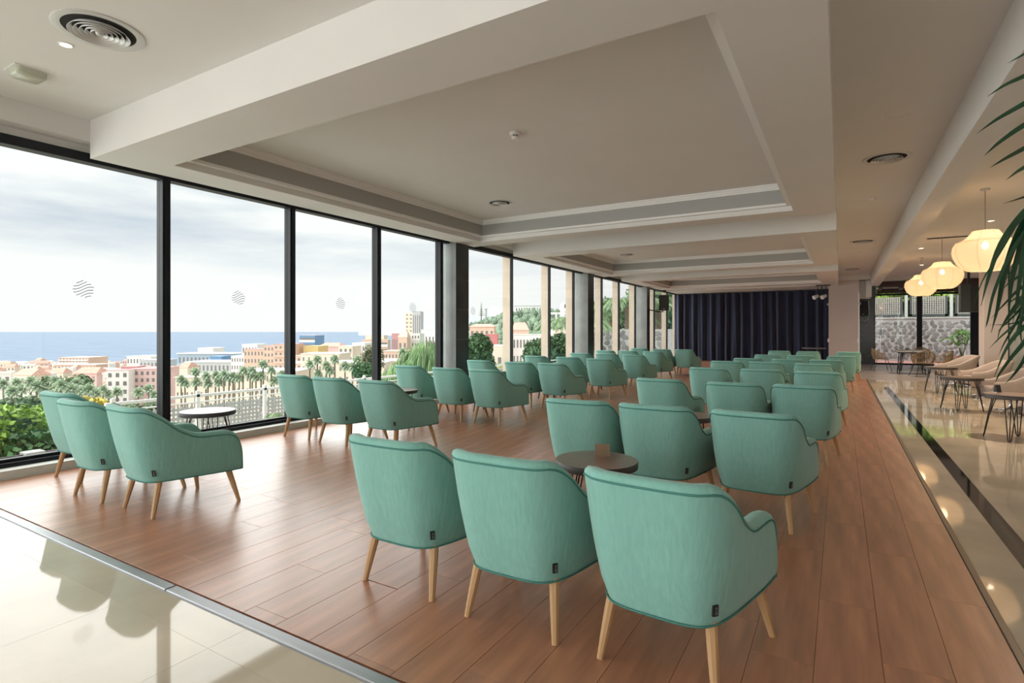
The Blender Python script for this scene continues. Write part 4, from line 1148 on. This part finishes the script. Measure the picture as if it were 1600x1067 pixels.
# viaduct
vx, vy = bearing(B(874), 300)
vd = tag(empty('viaduct', (vx, vy, zat(501, 300)), YAW), 'white arched viaduct on the wooded hillside', 'bridge')
MB().box(-6, 0, 3.4, 7, 3, 4.6).build('deck', M_chalk, vd)
for k in range(4):
    MB().box(-6 + 4 * k, 0, -6, -5.2 + 4 * k, 3, 3.4).build('pier', M_chalk, vd)
# small town houses, scattered down to the shore
rt = random.Random(21)
kinds = [('distant white house with a flat roof in the town below', M_chalk, M_chalk, None), ('distant cream house with a terracotta roof in the town below', M_cream, M_orange, 3.0), ('distant pink house with a terracotta roof in the town below', M_palepink, M_orange, 3.0)]
hm = {}
for ki, (lab, wm, rm, pt) in enumerate(kinds):
    W = 15; 
    hm[ki] = (MB().box(-W / 2, 0, -3, W / 2, 10, 6.5), MB().quadbox([(-W * .53, -.6, 6.5), (W * .53, -.6, 6.5), (W * .53, 10.6, 6.5), (-W * .53, 10.6, 6.5), (-W * .4, 4.6, 8.8), (W * .4, 4.6, 8.8), (W * .4, 5.4, 8.8), (-W * .4, 5.4, 8.8)]) if pt else MB().box(-W * .52, -.3, 6.5, W * .52, 10.3, 7.1), MB().box(-1.1, -.1, -.8, 1.1, .1, .8))
house_me = {}
for ki, (lab, wm, rm, pt) in enumerate(kinds):
    a, b, c_ = hm[ki]; l = []
    for mb, n_, m_ in ((a, 'wall', wm), (b, 'roof', rm), (c_, 'window', M_win)):
        me = mb.mesh(n_); me.materials.append(m_); l.append(me)
    house_me[ki] = l
spots = []
for _ in range(420):
    px = rt.uniform(-30, 250) if rt.random() < .62 else rt.uniform(460, 700)
    d = rt.uniform(270, 1000) if px < 260 else rt.uniform(300, 800)
    x, y = bearing(B(px), d + 5)
    if any(math.hypot(x - a, y - b) < c + 7 for a, b, c in BUILT): continue
    BUILT.append((x, y, 14)); spots.append((px, d))
for px, d in spots:
    ki = rt.choice((0, 0, 1, 1, 2))
    x, y = bearing(B(px), d)
    r = tag(empty('town_house', (x, y, ground(d)), YAW + rt.uniform(-.5, .5)), kinds[ki][0], 'house', 'small houses of the seaside town, kind %d' % (ki + 1))
    q = rt.uniform(.55, 1.0); r.scale = (q, q, rt.uniform(.8, 1.5))
    link('wall', house_me[ki][0], r); link('roof', house_me[ki][1], r)
    for wx in (-5, 0, 5):
        for wz in (1.2, 4.4):
            o = link('window', house_me[ki][2], r); o.location = (wx, 0, wz)

# ---- fan palms between the hotel and the town
M_frondfar = mat('fan palm crown', (0.47, 0.57, 0.42), 0.7, noise=(2, .35), rand=.25)
M_trunk = mat('palm trunk', (0.22, 0.18, 0.14), 0.9, noise=(6, .2, (1, 1, 5)))
def crown_mesh(seed):
    r_ = random.Random(seed); mb = MB()
    for k in range(46):
        a = k * 2.39996; el_ = math.radians(-55 + 125 * (k / 45)); 
        le = r_.uniform(1.3, 1.75)
        d = Vector((math.cos(a) * math.cos(el_), math.sin(a) * math.cos(el_), math.sin(el_)))
        leaf_blade(mb, d * .15, d * le, r_.uniform(.55, .8), .18, n=3)
    me = mb.mesh('crown'); me.materials.append(M_frondfar); return me
crowns = [crown_mesh(s) for s in (1, 2, 3)]
trk = MB().tube([(0, 0, -9), (.05, 0, -4), (0, 0, 0)], [.24, .19, .17], 7).mesh('trunk', True); trk.materials.append(M_trunk)
def fan_palm(px, ptop, d, s=1.0, grp='fan palms in front of the town', lab='tall slender fan palm in front of the town'):
    x, y = bearing(B(px), d)
    r = tag(empty('fan_palm', (x, y, zat(ptop, d) - 1.4 * s), rt.uniform(0, 6)), lab, 'palm tree', grp)
    r.scale = (s, s, s)
    c = link('crown', rt.choice(crowns), r); t = link('trunk', trk, r)
for px, pt in ((283, 584), (289, 590), (305, 572), (307, 588), (322, 578), (325, 590), (337, 577), (342, 588), (350, 576), (358, 581), (364, 579), (374, 581), (380, 570), (391, 577), (394, 570), (400, 580), (408, 578), (411, 560), (424, 570), (428, 586), (440, 576), (444, 582)):
    fan_palm(px, pt, 72, .52, 'fan palms of the row in the second window', 'tall slender fan palm of the row before the cream facade')
for px, pt in ((484, 560), (496, 553), (497, 575), (510, 562), (523, 552), (539, 562), (551, 564), (558, 553), (515, 570), (629, 541), (637, 548), (571, 556)):
    fan_palm(px, pt, 78, .58, 'fan palms in the third and fourth windows', 'slender fan palm before the pale town facades in the third and fourth windows')
for px, pt in ((5, 590), (18, 600), (34, 598), (48, 585), (57, 592), (70, 602), (84, 586), (96, 590), (110, 596), (120, 588), (128, 600), (139, 597), (150, 604), (161, 600), (170, 608), (183, 602), (216, 603), (232, 598), (240, 608), (103, 606), (90, 604), (26, 588)):
    fan_palm(px, pt, rt.uniform(75, 105), .72, 'fan palms left of the first mullion', 'bushy fan palm in the grove seen left of the first mullion')
# ---- leafy clumps (trees, hedges, shrubs)
def leaf_cloud(rnd, blobs, n, size, aspect=1.8):
    """n small leaf quads around a list of (centre, radii) blobs"""
    mb = MB()
    for k in range(n):
        c, rad = blobs[rnd.randrange(len(blobs))]
        th = rnd.uniform(0, 2 * PI); z = rnd.uniform(-.75, 1); q = math.sqrt(max(0, 1 - z * z)); rr = rnd.uniform(.72, 1.02)
        p = Vector((c[0] + rad[0] * q * math.cos(th) * rr, c[1] + rad[1] * q * math.sin(th) * rr, c[2] + rad[2] * z * rr))
        a = Vector((rnd.uniform(-1, 1), rnd.uniform(-1, 1), rnd.uniform(-1, .4))).normalized()
        b = a.cross(Vector((rnd.uniform(-1, 1), rnd.uniform(-1, 1), rnd.uniform(-1, 1)))).normalized()
        s = size * rnd.uniform(.6, 1.3); k0 = len(mb.v)
        for (u, v) in ((-1, 0), (-.1, .5), (1, 0), (-.1, -.5)):
            mb.v.append(tuple(p + a * s * u * aspect / 2 + b * s * v))
        mb.f.append((k0, k0 + 1, k0 + 2, k0 + 3))
    return mb
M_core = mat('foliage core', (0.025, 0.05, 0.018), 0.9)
def bush(name, label, loc, blobs, n, size, m, seed, cat='shrub', stem=True, group=None):
    r_ = random.Random(seed)
    r = tag(empty(name, loc), label, cat, group)
    o = leaf_cloud(r_, blobs, n, size).build('foliage', m, r); o['kind'] = 'stuff'
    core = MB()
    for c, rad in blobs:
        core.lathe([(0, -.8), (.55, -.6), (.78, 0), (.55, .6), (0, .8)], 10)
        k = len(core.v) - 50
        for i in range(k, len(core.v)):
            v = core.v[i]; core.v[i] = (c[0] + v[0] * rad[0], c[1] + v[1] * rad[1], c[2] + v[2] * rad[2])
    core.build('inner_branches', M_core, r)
    if stem: MB().tube([(0, 0, -1.2), (0, 0, .3)], .06, 6).build('stem', M_trunk, r)
    return r
M_hedge = mat('fresh hedge leaf', (0.27, 0.42, 0.06), 0.6, noise=(1.5, .5), rand=.35)
M_hedgedark = mat('deep green leaf', (0.07, 0.17, 0.055), 0.6, noise=(1.2, .4), rand=.3)
M_willow = mat('willow green leaf', (0.17, 0.29, 0.11), 0.6, noise=(1, .35), rand=.3)
M_topiary = mat('topiary leaf', (0.075, 0.16, 0.065), 0.6, noise=(2, .3), rand=.3)
M_hillleaf = mat('hill wood leaf', (0.18, 0.25, 0.17), 0.8, noise=(.05, .3), rand=.3)
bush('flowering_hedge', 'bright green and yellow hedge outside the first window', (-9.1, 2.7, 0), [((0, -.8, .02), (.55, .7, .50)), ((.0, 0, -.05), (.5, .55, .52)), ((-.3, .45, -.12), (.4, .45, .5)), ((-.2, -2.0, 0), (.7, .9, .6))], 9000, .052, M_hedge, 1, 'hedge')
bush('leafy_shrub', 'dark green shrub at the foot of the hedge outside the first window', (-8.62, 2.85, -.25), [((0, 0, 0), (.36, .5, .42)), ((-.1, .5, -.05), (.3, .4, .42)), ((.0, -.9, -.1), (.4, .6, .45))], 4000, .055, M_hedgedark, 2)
bush('yellow_shrub', 'small yellow flowering shrub behind the left trio of armchairs', (-11.4, 4.5, -.1), [((0, 0, 0), (.45, .45, .34))], 500, .08, mat('yellow blossom leaf', (.55, .45, .07), .6, rand=.3), 3)
M_grove = mat('grove leaf', (0.22, 0.30, 0.17), 0.7, noise=(1, .3), rand=.3)
for i, (px, py, d, q) in enumerate(((8, 622, 62, 1.5), (40, 618, 66, 1.6), (78, 616, 70, 1.4), (112, 624, 62, 1.3), (140, 620, 66, 1.4), (172, 628, 60, 1.2), (205, 630, 62, 1.2), (238, 628, 64, 1.1), (60, 634, 52, 1.2), (20, 640, 50, 1.3), (100, 590, 130, 2.4), (125, 585, 150, 2.6), (75, 588, 140, 2.4))):
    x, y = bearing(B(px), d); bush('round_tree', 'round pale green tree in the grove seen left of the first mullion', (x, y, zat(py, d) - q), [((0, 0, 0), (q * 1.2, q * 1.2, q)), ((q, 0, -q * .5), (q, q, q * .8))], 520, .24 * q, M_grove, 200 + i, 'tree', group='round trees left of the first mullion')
# low black fence with pale posts at the foot of the shrubs
lf = tag(empty('garden_fence', (-8.0, 2.0, -.92)), 'low black bar fence between pale posts under the first window', 'fence')
for k in range(46): MB().box(-.012, -1.5 + .075 * k, 0, .012, -1.478 + .075 * k, .90).build('bar', M_black, lf)
MB().box(-.02, -1.55, .88, .02, 2.0, .92).build('rail', M_black, lf)
for yy in (-1.0, .62, 1.9): MB().box(-.09, yy - .09, 0, .09, yy + .09, .94).build('post', M_concrete, lf)
# topiary balls, bamboo-like tree, palms near the glass
def at_(px, d): return bearing(B(px), d)
x, y = at_(748, 24); bush('topiary_bush', 'clipped round bush seen just right of the first stone column', (x, y, .68), [((0, 0, 0), (.62, .62, .65)), ((.1, 0, -.75), (.66, .66, .7))], 2600, .10, M_topiary, 4)
x, y = at_(842, 25); bush('topiary_bush', 'clipped round bush between the two beige fins', (x, y, .36), [((0, 0, 0), (.75, .75, .75)), ((.1, 0, -.8), (.75, .75, .7))], 2600, .10, M_topiary, 5)
x, y = at_(876, 26); bush('topiary_bush', 'dark clipped round bush left of the second stone column', (x, y, .6), [((0, 0, 0), (.72, .72, .74)), ((.1, 0, -.8), (.72, .72, .7))], 2800, .10, M_topiary, 6)
x, y = at_(568, 60); bush('round_tree', 'round dark green tree below the third window', (x, y, zat(580, 60)), [((0, 0, 0), (1.2, 1.2, .95))], 900, .22, M_topiary, 7, 'tree')
x, y = at_(582, 75); bush('bare_tree', 'thin grey green tree in the third window', (x, y, zat(562, 75)), [((0, 0, 0), (1.6, 1.6, 2.2))], 900, .2, mat('grey green leaf', (.22, .22, .13), .8, rand=.3), 8, 'tree')
# weeping tree made of long hanging sprays
def weeping(name, label, px, d, ptop, spread, n, seed):
    r_ = random.Random(seed); x, y = at_(px, d); z = zat(ptop, d)
    r = tag(empty(name, (x, y, z)), label, 'tree')
    mb = MB()
    for k in range(n):
        a = r_.uniform(0, 2 * PI); q = spread * math.sqrt(r_.uniform(0.02, 1)); h = -.55 * (q / spread) ** 2 * spread + r_.uniform(-.9, .1)
        p = Vector((q * math.cos(a), q * math.sin(a), h))
        leaf_blade(mb, p, p + Vector((math.cos(a) * r_.uniform(.1, .4), math.sin(a) * r_.uniform(.1, .4), -r_.uniform(.35, .9))), r_.uniform(.025, .05), .3, n=2)
    o = mb.build('foliage', M_willow, r); o['kind'] = 'stuff'
    MB().tube([(0, 0, -5), (0.1, 0, -1.5), (0, 0, -.1)], [.10, .07, .03], 7).build('trunk', M_trunk, r)
    for k in range(6):
        a = k * 1.05
        MB().tube([(0, 0, -1.4), (.4 * spread * math.cos(a), .4 * spread * math.sin(a), -.3), (.8 * spread * math.cos(a), .8 * spread * math.sin(a), -.5 * spread)], [.04, .025, .01], 5).build('branch', M_trunk, r)
    return r
weeping('weeping_tree', 'feathery weeping green tree filling the right of the fourth window', 668, 22, 533, 1.15, 2600, 31)
weeping('weeping_tree', 'low feathery green tree at the left of the fourth window', 628, 20, 566, .75, 1500, 32)
weeping('weeping_tree', 'feathery green tree behind the low one in the fourth window', 645, 26, 553, .95, 1500, 33)
# near feather palms
def feather_palm(name, label, loc, height, nf, flen, seed, m_leaf=None, up=.7, trunk=.14):
    r_ = random.Random(seed); r = tag(empty(name, loc), label, 'palm tree')
    if height > .3: MB().tube([(0, 0, -1.2), (.05, 0, height * .5), (0, 0, height)], [trunk * 1.2, trunk, trunk * .9], 9).build('trunk', M_trunk, r, smooth=True)
    for k in range(nf):
        a = k * 2.39996; u = up * r_.uniform(.5, 1.2); l = flen * r_.uniform(.8, 1.1); c, s_ = math.cos(a), math.sin(a)
        mass = MB()
        st = frond(r, 'frond', [(0, 0, height), (c * l * .3, s_ * l * .3, height + l * .35 * u), (c * l * .7, s_ * l * .7, height + l * .38 * u), (c * l, s_ * l, height + l * (.22 * u - .15))], 30, l * .34, .020 * l, r_, None, .45, 55, .12, .016, mass=mass)
        o = mass.build('leaflets', m_leaf or M_palmlight, st); o['kind'] = 'stuff'
    return r
M_palmmid = mat('mid palm leaf', (0.22, 0.33, 0.16), 0.5, noise=(3, .3), rand=.3)  # leaf green paled, distance haze put into the colour
feather_palm('dwarf_palm', 'low leafy palm on the terrace beyond the first mullion', (-8.7, 6.2, -.92), .45, 15, .95, 41)
feather_palm('dwarf_palm', 'second low palm on the terrace, further along the railing', (-8.5, 5.55, -.92), .25, 14, .8, 42, M_palmmid)
x, y = at_(782, 30); feather_palm('date_palm', 'arching yellow-green palm right of the clipped bush past the first column', (x, y, -2.2), 1.3, 14, 2.0, 43, M_palmmid)
x, y = at_(812, 28); feather_palm('date_palm', 'yellowish palm between the beige fins', (x, y, -2.2), 1.3, 14, 1.9, 44, mat('yellow palm leaf', (.42, .38, .10), .5, rand=.25))
x, y = at_(900, 34); feather_palm('date_palm', 'palm whose fronds arch into view left of the second stone column', (x, y, -2), 3.6, 16, 2.6, 45, M_palmmid)
x, y = at_(960, 42); feather_palm('date_palm', 'stout palm with thick trunk outside the far windows', (x, y, -2), 4.2, 18, 3.0, 46, M_palmmid, trunk=.45)
x, y = at_(985, 40); feather_palm('date_palm', 'second stout palm outside the far windows near the third column', (x, y, -2), 5.2, 18, 3.0, 47, M_palmmid, trunk=.45)
x, y = at_(1028, 44); feather_palm('date_palm', 'slim palm behind the black loudspeaker', (x, y, -2), 5.0, 16, 2.6, 48, M_palmmid, trunk=.25)
for i, (px, d, z, rx, rz, sd) in enumerate(((935, 60, 1.5, 3.0, 3.4, 51), (955, 55, 1.2, 3.2, 3.6, 52), (1010, 60, 2.5, 3.5, 4.2, 53), (1045, 62, 2.8, 3.5, 4.5, 54))):
    x, y = at_(px, d); bush('broad_tree', ['rounded green tree far behind the second stone column', 'blue-green tree in the window left of the third column', 'tall green tree right of the third stone column', 'tall green tree beside the end of the curtain'][i], (x, y, z), [((0, 0, 0), (rx, rx, rz)), ((1.5, 0, -1.5), (rx * .8, rx, rz * .7))], 2200, .32, M_hillleaf if i == 1 else M_hedgedark, sd, 'tree')
# stone retaining wall beyond the far windows
rw = struct(MB().box(-16, 34.0, -1, -7.4, 34.4, 1.55).build('garden_wall', M_mortar), 'dark stone garden wall beyond the far windows')
rs = random.Random(9)
def stones(parent, x0, x1, z0, z1, yface, size, rnd, plane='y', limit=300):
    meshes = []
    for s_ in range(6):
        mb = MB(); rr = random.Random(100 + s_); n = 7
        ring0 = [(math.cos(2 * PI * k / n) * rr.uniform(.8, 1.1), math.sin(2 * PI * k / n) * rr.uniform(.75, 1.1)) for k in range(n)]
        mb.grid([[(px_, .10, pz) for px_, pz in ring0], [(px_, -.05, pz) for px_, pz in ring0], [(px_ * .72, -.16, pz * .72) for px_, pz in ring0]], close=True)
        mb.f.append(tuple(range(14, 21))[::-1])
        me = mb.mesh('stone'); me.materials.append(M_stone); meshes.append(me)
    z = z0 + size * .5; cnt = 0
    while z < z1 - size * .25:
        x = x0 + rnd.uniform(0, size)
        while x < x1:
            sx = size * rnd.uniform(.45, 1.05); sz = size * rnd.uniform(.35, .62)
            o = link('stone', rnd.choice(meshes), parent); o.location = (x, yface, z + rnd.uniform(-.12, .12) * size); o.scale = (sx * .56, .45 * size, sz * .72); o.rotation_euler = (0, rnd.uniform(-3.1, 3.1), 0)
            x += sx * 1.18; cnt += 1
        z += size * .62
    return cnt
stones(rw, -15.5, -9.2, -.9, 1.5, 34.0, .52, rs)
# ---- terrace railing with perforated screens
rail = tag(empty('terrace_railing', (-11, 4.6, -.92)), 'white terrace railing with grey perforated screens', 'railing')
MB().box(-.03, 0, 1.02, .03, 40, 1.07).build('handrail', M_trimwhite, rail)
MB().box(-.02, 0, .90, .02, 40, .925).build('rail', M_trimwhite, rail)
M_screen = mat('grey perforated screen', (.50, .51, .51), .6)
for k in range(16):
    y0 = .12 + 1.49 * k
    MB().box(-.03, y0 - .03, 0, .03, y0 + .03, 1.14).build('post', M_trimwhite, rail)
    if k < 11:
        s_ = MB(); a, b = y0 + .07, y0 + 1.42; c = .085
        nY, nZ = int((b - a) / c), int(.74 / c)
        for j in range(nY + 1): s_.box(-.008, a + j * c, .10, .008, a + j * c + .045, .86)
        for j in range(nZ + 1): s_.box(-.007, a, .10 + j * c, .007, b, .10 + j * c + .045)
        o = s_.build('perforated_screen', M_screen, rail)
# ---- wooded hill, headland
def hill():
    rows = []; rr = random.Random(77)
    for j in range(9):
        d = 230 + 45 * j; row = []
        for k in range(26):
            px = 690 + 16 * k
            ridge = interp([(690, -22), (730, 4), (760, 9), (800, 15), (850, 17), (900, 16), (1000, 22), (1100, 28)], px)
            prof = math.sin(min(1, j / 5) * PI / 2)
            row.append((*bearing(B(px), d), lerp(-16, ridge, prof) + rr.uniform(-1, 1) * (1 if 0 < j < 8 else 0)))
        rows.append(row)
    return MB().grid(rows).build('hill', M_hillleaf, smooth=True)
struct(hill(), 'wooded green hill behind the houses')
wd = MB(); rr = random.Random(78)
for k in range(900):
    px = rr.uniform(715, 1060); j = rr.uniform(.2, 5.2); d = 230 + 45 * j
    ridge = interp([(690, -22), (730, 4), (760, 9), (800, 15), (850, 17), (900, 16), (1000, 22), (1100, 28)], px)
    zc = lerp(-16, ridge, math.sin(min(1, j / 5) * PI / 2)); x, y = bearing(B(px), d); s_ = rr.uniform(1.2, 2.9)
    k0 = len(wd.v)
    wd.lathe([(0, -.6 * s_), (.8 * s_, -.2 * s_), (s_ * rr.uniform(.7, 1), .5 * s_), (s_ * .55, 1.1 * s_), (0, 1.4 * s_ * rr.uniform(.8, 1.3))], 7, c=(x, y, zc))
o = wd.build('hillside_woodland', M_hillleaf); tag(o, 'dense woodland covering the hill behind the houses', 'woodland', kind='stuff')
nf_x, nf_y = bearing(B(752), 420)
nfp = tag(empty('norfolk_pine', (nf_x, nf_y, 10)), 'single layered pine on the wooded skyline', 'tree')
MB().tube([(0, 0, -2), (0, 0, 14)], [.5, .1], 6).build('trunk', M_trunk, nfp)
for k in range(7):
    MB().lathe([(0, 4 + 1.35 * k), (2.6 - .33 * k, 3.8 + 1.35 * k), (0, 4.5 + 1.35 * k)], 9).build('branch_tier', M_hillleaf, nfp)
x, y = bearing(B(759), 420)
tag(MB().tube([(x, y, 6), (x, y, zat(484, 420)), (x, y, zat(482.5, 420))], [1.0, .8, 1.3], 8).build('chimney', M_greyb), 'thin dark chimney on the wooded skyline', 'chimney')
M_head = mat('headland haze blue', (0.36, 0.43, 0.52), 0.9, noise=(.001, .05))  # aerial haze put into the base colour as blue-grey
def headland():
    prof = [(560, 519), (596, 517), (612, 512), (640, 508), (664, 506), (690, 502), (720, 498), (800, 492), (900, 486)]
    f = []; b = []; t = []
    for px, py in prof:
        f.append((*bearing(B(px), 8500), -62)); t.append((*bearing(B(px), 9500), zat(py, 9500))); b.append((*bearing(B(px), 11500), -62))
    return MB().grid([f, t, b]).build('headland', M_head, smooth=True)
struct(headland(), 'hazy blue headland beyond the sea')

# ---- patio outside the far end: red tiles, stone wall, lattice fence
struct(MB().box(-2, 28.7, -.2, 12, 33.6, -.02).build('patio', M_redtile))
sw = struct(MB().box(-1.0, 32.6, -.2, 11, 33.1, 2.02).build('garden_wall', M_mortar), 'grey field stone wall behind the patio')
MB().box(-1.0, 32.55, 2.02, 11, 33.15, 2.10).build('coping', M_mortar, sw)
stones(sw, 1.2, 6.4, 0.0, 2.0, 32.6, .27, rs)
lt = tag(empty('lattice_fence', (0, 32.8, 2.10)), 'grey lattice fence panels on top of the stone wall', 'fence')
xs = [1.0, 2.75, 4.48, 6.2]
for i, x in enumerate(xs):
    MB().box(x - .06, -.05, 0, x + .06, .05, 1.06).build('post', M_concrete, lt)
    if i < len(xs) - 1:
        a, b = x + .14, xs[i + 1] - .14
        MB().box(a, -.02, .04, a + .09, .03, 1.02).box(b - .09, -.02, .04, b, .03, 1.02).box(a, -.02, .04, b, .03, .14).build('panel_frame', M_latticeframe, lt)
        g = MB(); c = .088
        for j in range(int((b - a - .18) / c) + 1): g.box(a + .09 + j * c, -.015, .14, a + .09 + j * c + .036, .0, .99)
        for j in range(int(.86 / c) + 1): g.box(a + .09, 0, .14 + j * c, b - .09, .014, .14 + j * c + .036)
        o = g.build('lattice', M_lattice, lt)
bush('climbing_hedge', 'green leaves spilling over the top of the lattice fence', (3.5, 33.5, 3.22), [((-2.2, 0, 0), (1.4, .5, .55)), ((0, 0, .1), (1.5, .5, .55)), ((2.2, 0, 0), (1.4, .5, .6))], 2600, .14, M_hedge, 61, 'hedge', stem=False)
bush('ivy_hedge', 'dark ivy behind the lattice fence', (3.6, 34.1, 2.6), [((-2.2, 0, 0), (1.5, .4, .8)), ((0, 0, 0), (1.5, .4, .8)), ((2.2, 0, 0), (1.5, .4, .8))], 2600, .13, M_hedgedark, 62, 'hedge', stem=False)
# slim lamp standing on the patio
pl = tag(empty('patio_lamp', (1.62, 31.0, -.02)), 'slim patio lamp standing in front of the stone wall', 'lamp')
MB().tube([(0, 0, 0), (0, 0, 1.25)], .018, 6).build('pole', M_greyb, pl)
MB().lathe([(.06, 1.25), (.085, 1.30), (.07, 1.48), (.02, 1.56), (0, 1.57)], 12).build('lantern', M_black, pl)
MB().lathe([(0, 1.31), (.05, 1.33), (.05, 1.44), (0, 1.46)], 10).build('bulb', M_plastic, pl)
